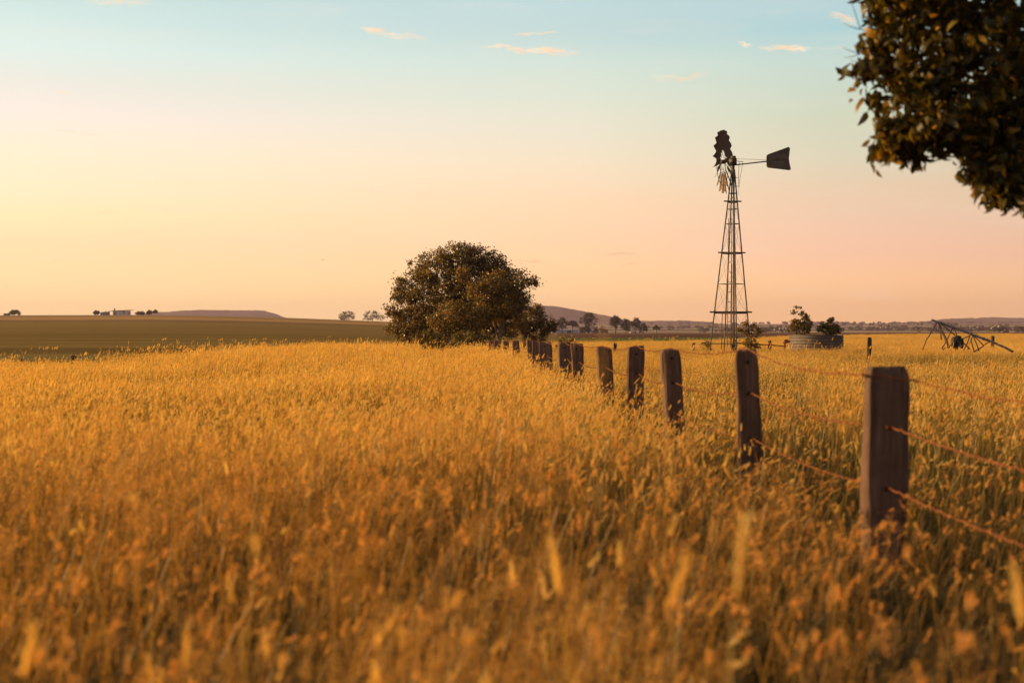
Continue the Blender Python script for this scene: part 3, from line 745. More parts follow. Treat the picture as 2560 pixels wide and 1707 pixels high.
# ------------------------------------------------------------------ collapsed irrigation boom
M_pipe = solid('pale_pipe', (0.34, 0.29, 0.30), (0.22, 0.18, 0.18), 0.6, 3)
def boom():
    Z = 55.0; base = at(2400, Z); root = thing('irrigation_boom', 'collapsed irrigation boom, long pipe sloping into the grass on bent struts', 'irrigator', base)
    def L(x, y, dy=0): return P(2280 + x / 8.4, 780 + y / 8.4, Z + dy) - base
    mb = MB(); mb.tube([L(415, 165, -.3), L(540, 212, -.2), L(700, 262), L(850, 315), L(1050, 385, .2), L(1230, 460, .3), L(1500, 560, .4), L(1750, 655, .5), L(1960, 745, .6), L(2120, 830, .7)], .046, 10)
    mb.part('main_pipe', M_pipe, root, True)
    st = [((525, 215, -.2), (380, 470, -.9), (300, 590, -1.1), (225, 790, -1.2)), ((535, 215, -.2), (600, 350, .3), (615, 580, .4)), ((540, 220, 0), (700, 580, -.6), (775, 760, -.8)),
          ((570, 235, 0), (740, 600, .5), (800, 800, .6)), ((600, 250, 0), (800, 400, -.3), (960, 535, -.5), (1020, 600, -.5)), ((855, 335, 0), (730, 590, .4), (630, 770, .6)), ((885, 350, 0), (960, 530, -.4), (1000, 620, -.5)),
          ((640, 790, -.4), (900, 650, -.5), (1200, 500, 0.1)), ((1225, 480, .2), (1150, 690, -.5), (1090, 800, -.6)), ((1275, 500, .3), (1200, 690, .7), (1170, 800, .8)), ((1235, 560, .2), (1270, 700, .4), (1310, 840, .5)),
          ((1280, 505, .3), (1360, 670, -.4), (1410, 820, -.5)), ((1310, 520, .3), (1420, 610, 0), (1510, 710, -.2)), ((1510, 710, -.2), (1380, 790, -.4), (1300, 840, -.4)), ((1510, 700, -.2), (1560, 660, 0), (1620, 640, .3)),
          ((1000, 600, -.4), (1120, 680, 0), (1220, 780, .3))]
    for s in st:
        mb = MB(); mb.tube([L(*q) for q in s], .022, 6); mb.part('strut', M_steel, root, True)
    mb = MB()
    for s in [((560, 190, 0), (660, 220, 0), (700, 262, 0)), ((730, 235, 0), (830, 262, 0), (850, 300, 0)), ((1200, 440, .3), (1310, 435, .3), (1430, 520, .4)), ((1430, 520, .4), (1620, 575, .4), (1700, 640, .5))]:
        mb = MB(); mb.tube([L(*q) for q in s], .008, 5); mb.part('truss_rod', M_steel, root, True)
    # drive gear box with its wheels lying in the grass
    mb = MB(); mb.box(L(960, 610, -.5), (.16, .2, .42), Matrix.Rotation(.2, 3, 'Y')); mb.box(L(905, 600, -.4), (.13, .2, .3)); mb.part('gear_case', M_timber, root)
    for x, y, dy, r in ((870, 640, -.8, .17), (1040, 655, -.2, .16), (930, 670, -.6, .18)):
        c = L(x, y, dy); mb = MB(); mb.tube([c + Vector((0, math.cos(a) * r * .9, math.sin(a) * r)) for a in [k * math.pi / 10 for k in range(21)]], .05, 8, False); w = mb.part('tyre', M_timber, root, True)
        mb = MB(); mb.tube([c - Vector((.06, 0, 0)), c + Vector((.06, 0, 0))], r * .6, 14); mb.part('rim', M_steel, w, True)
    # couplings
    for x, y in ((850, 315), (1230, 460), (1500, 560)):
        mb = MB(); mb.tube([L(x - 12, y - 5, .2), L(x + 12, y + 5, .2)], .065, 10); mb.part('coupling', M_galv, root, True)
boom()

# ------------------------------------------------------------------ fence
def fence_x(y): return 2.24 - 0.0605 * y
POSTS = [  # col of centre at top, Z, width, top row, lean x, lean extra
    (2214, 7.0, .205, 918, -.030), (1863, 10.1, .160, 874, .035), (1676, 13.2, .170, 872, .055), (1590, 16.0, .185, 866, .0), (1506, 19.2, .195, 866, .075),
    (1439, 22.4, .19, 858, .10), (1412, 25.5, .24, 857, .05), (1362, 28.6, .27, 855, .04), (1343, 31.5, .22, 853, -.02), (1325, 34.6, .17, 850, .07),
    (1289, 40.5, .20, 851, .03), (1264, 44.0, .18, 852, -.03), (1243, 47.5, .2, 850, .04), (1228, 51.0, .18, 851, .0)]
def post_mesh(w, dpt, h, seed):
    rr_ = random.Random(seed); V = []; Fc = []; n = 36; rows = 44
    ch = [(rr_.uniform(-1, 1)) for _ in range(8)]
    for k in range(rows):
        q = k / (rows - 1); z = -0.3 + (h + 0.3) * q
        bend = 0.012 * math.sin(q * 3.0 + ch[0] * 3); wv = 1 + .05 * math.sin(q * 7 + ch[1] * 4) + .03 * math.sin(q * 17 + ch[2] * 3)
        for i in range(n):
            a = 2 * math.pi * i / n; c, s = math.cos(a), math.sin(a); p = 0.30
            x = math.copysign(abs(c) ** p, c) * w / 2 * wv; y = math.copysign(abs(s) ** p, s) * dpt / 2
            gr = mnoise.noise(Vector((c * 2.2 + seed, s * 2.2, z * 1.3))) * .016 + mnoise.noise(Vector((c * 7 + seed, s * 7, z * 2.2))) * .009
            if mnoise.noise(Vector((a * 3.1, seed * 3.3, z * .8))) > .42: gr -= .012
            top_wear = .014 * max(0, (q - .93) / .07) ** 2
            x += c * (gr - top_wear); y += s * (gr - top_wear)
            zz = z + (0.012 * ch[5] * x / w * 2 + .016 * mnoise.noise(Vector((c * 3 + seed, s * 3, 1.7))) + .012 * ch[7] if k == rows - 1 else 0)
            V.append((x + bend, y, zz))
    Fc = [(k * n + i, k * n + (i + 1) % n, (k + 1) * n + (i + 1) % n, (k + 1) * n + i) for k in range(rows - 1) for i in range(n)]
    V.append((0, 0, h + .006)); c = len(V) - 1; t = rows - 1
    Fc += [(t * n + i, t * n + (i + 1) % n, c) for i in range(n)]
    me = bpy.data.meshes.new('post'); me.from_pydata(V, [], Fc); me.update(); smooth(me)
    bm_sharp = me
    return me
def fence():
    root = thing('fence', 'old timber post and rusty wire fence receding through the grass towards the large tree', 'fence', at(2214, 7.0))
    base = root.location.copy()
    W1 = []; W2 = []; W3 = []
    labels = {0: 'nearest and widest fence post', 1: 'narrow fence post second from the camera'}
    for i, (c, Z, w, top, lean) in enumerate(POSTS):
        p = P(c, top, Z); g = gh(p.x, Z); h = p.z - g
        me = post_mesh(w, .12 if i else .11, h, 40 + i)
        o = link('post', me, M_post, root); o.location = Vector((p.x + lean, Z, g)) - base
        o.rotation_euler = (0.01 * math.sin(i * 2.1), -math.atan(lean / h), R([4, -6, 8, -4, 9, 0, 5, -5, 3, 8, -3, 4, 0, 2][i]))
        if i in labels: o['label'] = labels[i]
        fr = .058
        def along(z): return Vector((p.x + lean * (1 - (z - g) / h), Z, z))
        z2 = .90 if i == 0 else (.935 if i == 1 else .90); z3 = .60 if i == 0 else .615
        if i < 8:
            for zz in ([z2, z3] if i == 0 else [z2, z3, p.z - .085]):
                mb = MB(); q = along(zz); mb.tube([Vector((q.x, Z - fr - .012, zz)) - base, Vector((q.x, Z - fr + .03, zz)) - base], .013 if i else .012, 10)
                hl = mb.part('wire_hole', M_dark, root, True)
        if i == 0: W1 += [(Vector((p.x + .13, Z - .098, 1.125)), None), (Vector((p.x, Z - .094, 1.143)), None), (Vector((p.x - .135, Z - .088, 1.160)), None)]
        else: W1.append((Vector((p.x, Z - .01, p.z + .012)), None))
        W2.append(along(z2)); W3.append(along(z3))
    # bright bolt head on the nearest post
    q = W2[0]; mb = MB(); mb.tube([Vector((q.x, q.y - .075, q.z)) - base, Vector((q.x, q.y - .05, q.z)) - base], [.010, .014], 10); mb.part('bolt', M_rust, root, True)
    def strand(pts, sag, name):
        full = []
        for a, b in zip(pts[:-1], pts[1:]):
            n = max(6, int((a - b).length / .045)) if a.y < 24 else 14
            for k in range(n):
                t = k / n; v = a.lerp(b, t); v.z -= 4 * sag * min(1, (a - b).length / 2.8) ** 2 * t * (1 - t) + .004 * math.sin(t * 31 + a.y); full.append(v)
        full.append(pts[-1]); mb = MB()
        acc = 0; hs = [[], []]
        for k, v in enumerate(full):
            if k: acc += (v - full[k - 1]).length
            d = (full[min(k + 1, len(full) - 1)] - full[max(k - 1, 0)]).normalized(); u = d.cross(Vector((0, 0, 1))).normalized(); w = u.cross(d)
            for s in (0, 1):
                ph = acc / .075 * 2 * math.pi / 1.6 + s * math.pi; hs[s].append(v + (u * math.cos(ph) + w * math.sin(ph)) * .0027 - base)
        for s in (0, 1): mb.tube(hs[s], .0029, 5)
        # barbs
        nxt = .1; acc = 0
        for k in range(1, len(full)):
            acc += (full[k] - full[k - 1]).length
            if acc > nxt and full[k].y < 24:
                nxt += .14; v = full[k] - base; d = (full[k] - full[k - 1]).normalized()
                ring = [v + d * (.006 * (j / 8 - .5)) + Vector((math.cos(j * 1.57), 0, math.sin(j * 1.57))) * .0065 for j in range(9)]
                mb.tube(ring, .0018, 4)
                e = Vector((rnd.uniform(-1, 1), rnd.uniform(-.3, .3), rnd.uniform(-1, 1))).normalized(); mb.tube([v - e * .013, v + e * .013], [.0008, .0018][0:1] * 2, 4)
        return mb.part('wire', M_rust, root, True)
    nx = Vector((2.02, 3.6, 1.20)); w1 = [Vector((2.22, 1.2, 1.19)), Vector((2.13, 3.9, 1.135))] + [a for a, _ in W1]
    strand(w1, .05, 'top')
    def weave(W, z):
        pts = [Vector((2.3, 1.0, z - .02)), Vector((2.1, 3.9, z - .03))]
        for i, q in enumerate(W):
            pts += [Vector((q.x + .03, q.y - .085, q.z - .004)), Vector((q.x, q.y - .055, q.z)), Vector((q.x - .01, q.y + .07, q.z))]
        return pts
    def strand2(W, z, sag):
        pts = weave(W, z); out = [pts[0]]
        for a, b in zip(pts[:-1], pts[1:]):
            L_ = (a - b).length
            if L_ > .5:
                for k in range(1, 9):
                    t = k / 8; v = a.lerp(b, t); v.z -= 4 * sag * t * (1 - t); out.append(v) if k < 8 else None
            out.append(b)
        return strand(out, 0, 'mid')
    strand2(W2, .88, .045); strand2(W3, .58, .035)
fence()

# ------------------------------------------------------------------ lone posts
def lone_post(col, Z, top, w, label, group=None, h_under=.0):
    p = P(col, top, Z); g = gh(p.x, Z); me = post_mesh(w, w * .9, p.z - g, int(col))
    o = link('old_post', me, M_timber); o.location = (p.x, Z, g); o.rotation_euler = (0.02, rnd.uniform(-.03, .03), rnd.uniform(0, 1)); tag(o, label, 'post', group)
    return o
lone_post(2171, 50, 843, .13, 'weathered post standing alone between the tank and the collapsed boom')
lone_post(2481, 72, 840, .13, 'pale-banded post behind the low end of the collapsed boom')
lone_post(1733, 62, 857, .12, 'short squat post in the grass left of the windmill')
lone_post(1923, 66, 852, .12, 'short post in the grass between the windmill and the tank')
lone_post(1537, 66, 857, .12, 'small stub post far off behind the fence wire')
lone_post(182, 44, 889, .17, 'broad dark post at the far edge of the left field')
lone_post(55, 46, 897, .08, 'thin dark post near the left edge of the photo')
lone_post(310, 47, 893, .07, 'thin low stake right of the broad dark post')

# ------------------------------------------------------------------ farm on the ridge
def ridge_pt(col, Z=RIDGE - 6):
    return at(col, Z)
def farm():
    Z = RIDGE - 12; S = Z / F
    b = at(301, Z); root = thing('farmhouse', 'long low white house with dark flat roof and chimney on the ridge', 'house', b)
    w = 38 * S; h = 10.6 * S; d = 7.0
    mb = MB(); mb.box((0, d / 2, h / 2 - .5), (w, d, h + 1)); mb.part('wall', M_white, root)
    mb = MB(); mb.add([(-w / 2 - .6, -.8, h - .15), (w / 2 + 1.8, -.8, h + .35), (w / 2 + 1.8, d + .6, h + .35), (-w / 2 - .6, d + .6, h - .15), (-w / 2 - .6, -.8, h + .05), (w / 2 + 1.8, -.8, h + .6), (w / 2 + 1.8, d + .6, h + .6), (-w / 2 - .6, d + .6, h + .05)],
                      [(0, 1, 5, 4), (1, 2, 6, 5), (2, 3, 7, 6), (3, 0, 4, 7), (4, 5, 6, 7), (3, 2, 1, 0)]); rf = mb.part('roof', M_roof, root)
    mb = MB(); mb.box((-w / 2 + .3, d / 2, h + .8), (.7, .7, 2.0)); mb.part('chimney', M_timber, rf)
    mb = MB(); mb.box((w * .21, -.03, h * .62), (1.0, .08, 1.2)); mb.part('window', M_pane, root)
    mb = MB(); mb.box((-w * .36, -.03, h * .35), (1.1, .08, 1.9)); mb.part('door', M_pane, root)
    vr = MB(); vr.add([(-w / 2 - 6.5, -.5, h - .95), (-w / 2 - .3, -.5, h - .35), (-w / 2 - .3, 4, h - .35), (-w / 2 - 6.5, 4, h - .95), (-w / 2 - 6.5, -.5, h - .75), (-w / 2 - .3, -.5, h - .1), (-w / 2 - .3, 4, h - .1), (-w / 2 - 6.5, 4, h - .75)],
                      [(0, 1, 5, 4), (1, 2, 6, 5), (2, 3, 7, 6), (3, 0, 4, 7), (4, 5, 6, 7), (3, 2, 1, 0)]); vd = vr.part('verandah_roof', M_roof, root)
    mb = MB(); mb.bar((-w / 2 - 2.6, 0, -.5), (-w / 2 - 2.6, 0, h - .6), .9, .3); mb.part('verandah_post', M_shed, root)
    b = at(259, Z - 4); root = thing('shed', 'grey iron shed with a rounded roof at the left end of the farmhouse', 'shed', b)
    w = 17 * S; h = 5.5 * S
    mb = MB(); mb.box((0, 2.5, h / 2 - .4), (w, 5, h + .8)); mb.part('wall', M_shed, root)
    mb = MB(); n = 9
    vs = [( -w / 2 - .1 + (w + .2) * i / (n - 1), y, h + 2.2 * S * math.sin(math.pi * i / (n - 1)) ** .8) for y in (-.1, 5.1) for i in range(n)] + [(-w / 2 - .1 + (w + .2) * i / (n - 1), y, h - .02) for y in (-.1, 5.1) for i in range(n)]
    fs = [(i, i + 1, n + i + 1, n + i) for i in range(n - 1)] + [(2 * n + i, 2 * n + i + 1, i + 1, i) for i in range(n - 1)] + [(n + i, n + i + 1, 3 * n + i + 1, 3 * n + i) for i in range(n - 1)]
    mb.add(vs, fs); mb.part('roof', M_roof, root)
    b = at(15.5, Z); root = thing('shed', 'small dark box-shaped shed at the far left end of the ridge', 'shed', b)
    mb = MB(); mb.box((0, 1.5, .5), (13 * S, 3, 5 * S + .1)); mb.part('wall', M_timber, root)
    mb = MB(); mb.box((0, 1.5, .5 + 2.6 * S), (14 * S, 3.4, .15)); mb.part('roof', M_roof, root)
farm()

def far_tree(name, label, c0, c1, top, bot, Z, seed, form='round', group=None, dense=1.0, lm=None, cat='tree'):
    S = Z / F; c = (c0 + c1) / 2; b = at(c, Z); zt = P(c, top, Z).z - b.z; w = (c1 - c0) * S / 2; rr_ = random.Random(seed)
    c_ = [rr_.uniform(-.18, .18) for _ in range(6)]
    if form == 'round': bl = [(0, 0, zt * .55, w * .85, w * .8, zt * .42, 3), (-w * .4, 0, zt * .4, w * .6, w * .6, zt * .33, 1.5), (w * .45, 0, zt * .42, w * .55, w * .6, zt * .33, 1.5), (w * .1, 0, zt * .78, w * .5, w * .5, zt * .2, 1)]
    elif form == 'gum': bl = [(0, 0, zt * .72, w * .7, w * .7, zt * .24, 3), (-w * .45, 0, zt * .58, w * .5, w * .5, zt * .17, 1.4), (w * .5, 0, zt * .6, w * .5, w * .5, zt * .2, 1.6), (w * .1, 0, zt * .86, w * .4, w * .4, zt * .12, .8), (-w * .1, 0, zt * .42, w * .35, w * .4, zt * .14, .6)]
    elif form == 'umbrella': bl = [(0, 0, zt * .75, w * .8, w * .7, zt * .17, 3), (-w * .5, 0, zt * .66, w * .45, w * .4, zt * .10, 1), (w * .5, 0, zt * .66, w * .45, w * .4, zt * .12, 1), (0, 0, zt * .88, w * .4, w * .4, zt * .1, .8)]
    elif form == 'bush': bl = [(0, 0, zt * .45, w * .85, w * .8, zt * .5, 3), (-w * .5, 0, zt * .35, w * .45, w * .5, zt * .35, 1), (w * .5, 0, zt * .35, w * .45, w * .5, zt * .35, 1)]
    elif form == 'sparse': bl = [(0, 0, zt * .5, w * .8, w * .6, zt * .45, 3), (-w * .5, 0, zt * .3, w * .5, w * .5, zt * .25, 1), (w * .55, 0, zt * .32, w * .45, w * .5, zt * .28, 1)]
    bl = [(b_[0] + c_[k % 6] * w, b_[1], b_[2] * (1 + .5 * c_[(k + 2) % 6]), b_[3] * (1 + c_[(k + 1) % 6]), b_[4], b_[5] * (1 + c_[(k + 3) % 6]), b_[6]) for k, b_ in enumerate(bl)]
    nc = int((190 if form != 'sparse' else 130) * dense); leaf = max(.34, Z * .00055)
    return tree(name, label, cat, b, bl, nc, 16 if form != 'sparse' else 12, max(w, zt / 2) * .17, leaf, lm or L_far, M_bark, seed, trunk_r=max(.12, zt * .03), trunk_top=(w * .05, 0, zt * .6), nbr=12 if form != 'bush' else 5, group=group, shell=.6, aspect=.7, cull=(3.2 / max(w, 1), -.2 if form != 'sparse' else -.1))
Zr = RIDGE - 8
far_tree('ridge_tree', 'spreading tree beside the small dark shed at the left end of the ridge', 21, 50, 776, 790, Zr, 101)
far_tree('ridge_tree', 'round dark tree at the left side of the farmhouse sheds', 233, 251, 776, 789, Zr - 4, 102)
far_tree('ridge_tree', 'low rounded double tree just right of the farmhouse', 337, 361, 778, 789, Zr, 103, 'bush')
far_tree('ridge_tree', 'dark upright tree, middle of the three right of the farmhouse', 365, 379.5, 775, 789, Zr, 104)
far_tree('ridge_tree', 'small round-headed tree, rightmost of the three by the farmhouse', 381, 394, 775, 788, Zr, 105, 'gum')
far_tree('ridge_tree', 'see-through spreading tree alone on the ridge, the left of a pair', 842, 890, 777, 804, Zr, 106, 'sparse', dense=1.7)
far_tree('ridge_tree', 'see-through ragged tree on the ridge nearest the large dome tree', 906, 957, 777, 804, Zr, 107, 'sparse', dense=1.7)
for i, (c0, c1, top) in enumerate([(655, 700, 797), (700, 720, 796), (730, 742, 797), (748, 762, 799), (770, 779, 799)]):
    far_tree('skyline_tree', ['widest low tree', 'second low tree', 'third small tree', 'fourth small tree', 'last and smallest tree'][i] + ' of the row ending the flat-topped hill', c0, c1, top, 801, 1500, 120 + i, 'bush', 'low trees trailing off the flat-topped hill', .5)
G = 'trees along the far paddock edge'
far_tree('paddock_tree', 'tree half hidden behind the right edge of the small dark tree', 1372, 1393, 801, 828, 760, 131, 'round', G)
far_tree('gum_tree', 'loose-headed tall gum left of the little umbrella tree', 1392, 1418, 794, 829, 760, 132, 'gum', G)
far_tree('umbrella_tree', 'small flat-topped tree on a thin stem before the pale shed', 1419, 1444, 801, 829, 760, 133, 'umbrella', G)
far_tree('gum_tree', 'largest broad gum with rounded crown against the wooded hill', 1449, 1492, 784, 830, 750, 134, 'gum', G, 1.7)
far_tree('round_bush', 'dark bushes massed under the largest broad gum', 1445, 1478, 815, 830, 735, 135, 'bush', G, cat='bush')
far_tree('round_bush', 'neat round dark bush right of the largest gum', 1484, 1497.5, 819, 830, 735, 136, 'bush', G, cat='bush')
far_tree('round_bush', 'wide low round bush standing between the two gum groups', 1499, 1519, 820, 831, 730, 137, 'bush', G, cat='bush')
far_tree('gum_tree', 'tallest gum of the right group with a wispy topknot', 1524, 1553, 787, 832, 720, 138, 'gum', G, 1.3)
far_tree('gum_tree', 'brown middle gum of the right group', 1552, 1578, 797, 833, 720, 139, 'round', G, 1.1)
far_tree('gum_tree', 'broad gum with a twin trunk in the right group', 1573, 1606, 794, 835, 710, 140, 'gum', G, 1.4)
far_tree('gum_tree', 'lower gum at the right end of the group', 1597, 1620, 806, 835, 705, 141, 'round', G)
far_tree('umbrella_tree', 'solitary small flat-topped tree right of the gum group', 1631, 1652, 814, 836, 690, 142, 'umbrella', G)

def pale_shed(name, label, c0, c1, top, bot, Z, m=None):
    S = Z / F; c = (c0 + c1) / 2; b = at(c, Z); root = thing(name, label, 'shed', b); w = (c1 - c0) * S; zt = P(c, top, Z).z - b.z
    zt = max(zt, 1.2); d = max(4, w * .4); hw = zt * .68
    mb = MB(); mb.box((0, d / 2, hw / 2 - .5), (w, d, hw + 1)); mb.part('wall', m or M_white, root)
    mb = MB(); e = w * .03
    mb.add([(-w / 2 - e, -e, hw - .02), (w / 2 + e, -e, hw - .02), (w / 2 + e, d + e, hw - .02), (-w / 2 - e, d + e, hw - .02), (-w / 2 - e, d / 2, zt), (w / 2 + e, d / 2, zt)], [(0, 1, 5, 4), (2, 3, 4, 5), (0, 4, 3), (1, 2, 5), (3, 2, 1, 0)]); mb.part('roof', M_roof, root)
    mb = MB(); mb.box((w * .15, -.04, hw * .4), (w * .14, .1, hw * .75)); mb.part('door', M_pane, root)
M_bluish = solid('pale_bluish_iron', (0.40, 0.42, 0.58), (0.32, 0.33, 0.48), .6, .4)
pale_shed('long_shed', 'long low pale blue shed behind the umbrella-shaped tree', 1379, 1446, 821.5, 829, 800, M_bluish)
pale_shed('small_shed', 'small pale gabled shed right of the largest gum', 1476, 1485, 823, 830, 765, M_bluish)
pale_shed('farm_building', 'low sunlit building glimpsed between trunks of the right gum group', 1576, 1592, 828, 834, 780)
pale_shed('farm_building', 'tiny white building far away on the plain between the tank and the boom', 2239, 2249, 828, 832, 2300)
pale_shed('farm_building', 'faint pale farm building low on the plain behind the windmill', 1790, 1801, 824, 828, 2900)
pale_shed('farm_building', 'long faint shed on the plain right of the tank shrubs', 2160, 2184, 822, 826, 3100)
pale_shed('farm_building', 'tiny pale farm building on the plain at the foot of the right-hand range', 2365, 2376, 815, 819, 3600)

def woodland():
    """far-off belts of trees on the plain and on the skylines: one mass"""
    rg = np.random.default_rng(77); C = []
    belts = [(1640, 2560, 2600, 120, 70), (1900, 2110, 1500, 60, 24), (1740, 1960, 1750, 60, 26), (2120, 2560, 2050, 120, 60), (2300, 2700, 1650, 100, 44), (2060, 2400, 3300, 150, 50), (1620, 2300, 3700, 200, 60), (2200, 2700, 3900, 160, 60), (1380, 1700, 2400, 160, 26), (2480, 2700, 1250, 60, 16)]
    for c0, c1, Z, dz, n in belts:
        k = rg.uniform(0, 1, n); cc = c0 + (c1 - c0) * np.sort(k) + rg.normal(size=n) * 3; zz = Z + rg.normal(size=n) * dz
        for c, z in zip(cc, zz): C.append(((c - 1280) / F * z, z, rg.uniform(2.5, 6.0)))
    for c0, c1, D, n in ((1250, 1640, 4700, 60), (1640, 2600, 5300, 110), (380, 720, 5000, 40)):
        pass
    pts = []
    for x, y, s in C:
        g = gh(x, y); m = int(30 + s * 4)
        d = rg.normal(size=(m, 3)); d /= np.linalg.norm(d, axis=1)[:, None]
        pts.append(np.array([x, y, g + s * .75]) + d * np.array([s * .9, s * .9, s * .62]) * rg.uniform(.35, 1, (m, 1)))
    C = np.vstack(pts); V, Q = leaf_quads(C, 2.6, rg, 0, .8)
    o = link('woodland', np_mesh('woodland', V, Q), L_far); tag(o, 'hazy belts of trees and scrub across the far plain', 'woodland', None, 'stuff')
woodland()

# ------------------------------------------------------------------ birds
def bird(col, row, Z, span, label, tilt):
    p = P(col, row, Z); root = thing('bird', label, 'bird', p, 'birds in the sky'); M = M_timber
    mb = MB(); mb.tube([(0, -span * .2, 0), (0, -span * .1, .01), (0, span * .05, .01), (0, span * .22, 0)], [.02 * span, .06 * span, .05 * span, .01 * span], 8); mb.part('body', M, root, True)
    for s in (-1, 1):
        vs = []; n = 6
        for i in range(n):
            q = i / (n - 1); x = s * (.03 + .47 * q) * span; z = (.09 * math.sin(q * 2.4) * span) + tilt * x; ch = (.16 * (1 - q) + .03) * span
            vs += [(x, -ch * .5 + .1 * q * span, z), (x, ch * .5 + .06 * q * span, z)]
        b = len(vs); vs += [(v[0], v[1], v[2] - .012 * span) for v in vs]
        fs = [(2 * i, 2 * i + 1, 2 * i + 3, 2 * i + 2) for i in range(n - 1)] + [(b + 2 * i + 2, b + 2 * i + 3, b + 2 * i + 1, b + 2 * i) for i in range(n - 1)] + [(2 * i, 2 * i + 2, b + 2 * i + 2, b + 2 * i) for i in range(n - 1)] + [(2 * i + 1, b + 2 * i + 1, b + 2 * i + 3, 2 * i + 3) for i in range(n - 1)]
        mb = MB(); mb.add(vs, fs); mb.part('wing', M, root)
bird(807, 650, 140, .62, 'gliding bird with spread wings in the open sky left of the large tree', -.22)
bird(138, 651, 240, .6, 'tiny distant bird low in the sky at the far left', .1)
bird(861, 65, 300, .55, 'tiny bird speck high in the sky left of the brightest small cloud', -.3)

# ------------------------------------------------------------------ overhanging tree, upper right
def front_tree():
    base = Vector((5.4, 8.3, gh(5.4, 8.3)))
    root = thing('overhanging_tree', 'dark leafy tree hanging into the upper right of the view', 'tree', base)
    rg = np.random.default_rng(5)
    D = 7.6
    def B(c, r, a, b, dy, ry, w): p = P(c + 22, r, D) - base; return (p.x, p.y + dy, p.z, a / F * D, ry, b / F * D, w)
    bl = [B(2310, 130, 140, 150, .1, .40, 3.0), B(2215, 100, 62, 90, 0, .22, .5), B(2190, 195, 48, 90, 0, .22, .5), B(2245, 270, 52, 70, 0, .3, 1.0), B(2240, 325, 50, 50, 0, .28, .8), B(2330, 310, 75, 52, 0, .35, 1.5),
          B(2420, 200, 170, 175, .2, .6, 5), B(2400, 325, 60, 42, .1, .35, 1.0), B(2490, 380, 58, 62, .1, .4, 1.4), B(2440, 432, 26, 22, 0, .2, .25), B(2490, 455, 38, 28, 0, .2, .45), B(2530, 410, 50, 60, .1, .3, 1.2), B(2562, 452, 34, 36, .1, .25, .8), B(2556, 492, 14, 24, 0, .15, .2),
          B(2600, 300, 150, 220, .2, .6, 4), B(2350, -60, 200, 130, .1, .6, 4), B(2240, -40, 75, 90, 0, .4, 1.2), B(2620, -20, 220, 220, .3, .8, 5), B(2650, 440, 80, 90, .2, .4, 1.5),
          B(2950, 60, 330, 330, .4, 1.0, 4.5), B(2700, -350, 420, 260, .4, 1.1, 4.5), B(3300, 200, 260, 300, .5, 1.0, 2.5)]
    edge = [(2150, 60), (2136, 110), (2140, 175), (2150, 225), (2168, 290), (2180, 335), (2192, 372), (2235, 385), (2285, 380), (2335, 376), (2372, 366), (2418, 420), (2440, 450), (2478, 488), (2520, 505), (2550, 535), (2170, 20), (2156, 250), (2205, 380), (2262, 374), (2556, 510)]
    for k, (c, r) in enumerate(edge): bl.append(B(c, r, 9 + 6 * (k % 3), 15 + 6 * (k % 2), .03 * (k % 5 - 2), .12, .12))
    cl, C = crown_points(bl, 1900, 12, .07, rg, .35, (8.0, -.13), .5)
    n = len(C)
    d = rg.normal(size=(n, 3)) * np.array([.75, .75, .5]); d[:, 2] -= .75; d /= np.linalg.norm(d, axis=1)[:, None]
    s = np.cross(d, rg.normal(size=(n, 3))); s /= np.linalg.norm(s, axis=1)[:, None]; u = np.cross(d, s)
    L = (.084 * rg.uniform(.6, 1.25, (n, 1))); W = L * .20
    # curved pointed leaf: 4 rows
    rows = [(-.5, .12, 0), (-.2, .95, .10), (.12, .85, .08), (.36, .42, -.02), (.5, .04, -.12)]
    Vs = []
    for a, w, c in rows:
        for sg in (-1, 1): Vs.append(C + d * L * a + s * W * w * sg + u * (L * c + W * .25 * w))
    V = np.stack(Vs, 1).reshape(-1, 3); m = len(rows) * 2; idx = np.arange(n)[:, None] * m
    Q = np.concatenate([idx + np.array([[2 * k, 2 * k + 1, 2 * k + 3, 2 * k + 2]]) for k in range(len(rows) - 1)], 0)
    me = np_mesh('crown', V, Q); smooth(me)
    link('crown', me, L_front, root)
    mb = MB(); mb.tube([(0, 0, -.2), (.03, 0, .6), (-.05, .05, 1.3), (.0, .0, 2.0), (.1, 0, 3.0), (0.0, .1, 4.0)], [.2, .16, .14, .12, .08, .03], 12); mb.part('trunk', M_bark, root, True)
    mb = MB(); tk = [Vector((-.05, .05, 1.3)), Vector((0, 0, 1.7)), Vector((0, 0, 2.0)), Vector((.05, 0, 2.5)), Vector((.1, 0, 3.0))]
    for k, i in enumerate(rg.choice(len(cl), 110, replace=False)):
        a = tk[k % 5]; b = Vector(cl[i]); mid = (a * .5 + b * .5) + Vector((0, 0, .18)); r0 = .02 if k > 12 else .045
        mb.tube([a, a * .5 + mid * .5, mid, mid * .4 + b * .6, b], [r0, r0 * .8, r0 * .6, r0 * .35, .003], 6)
    mb.part('limbs', M_bark, root, True)
    mb = MB()
    for c, r, c2, r2 in ((2150, 75, 2118, -20), (2150, 75, 2108, 60), (2150, 135, 2105, 120), (2150, 135, 2110, 145), (2160, 160, 2125, 150)):
        a = P(c, r, D) - base; b = P(c2, r2, D) - base; mb.tube([P(c + 60, r + 10, D) - base, a, a.lerp(b, .5) + Vector((.004, 0, -.006)), b], [.003, .0026, .002, .001], 5)
    mb.part('bare_twigs', M_bark, root, True)
front_tree()

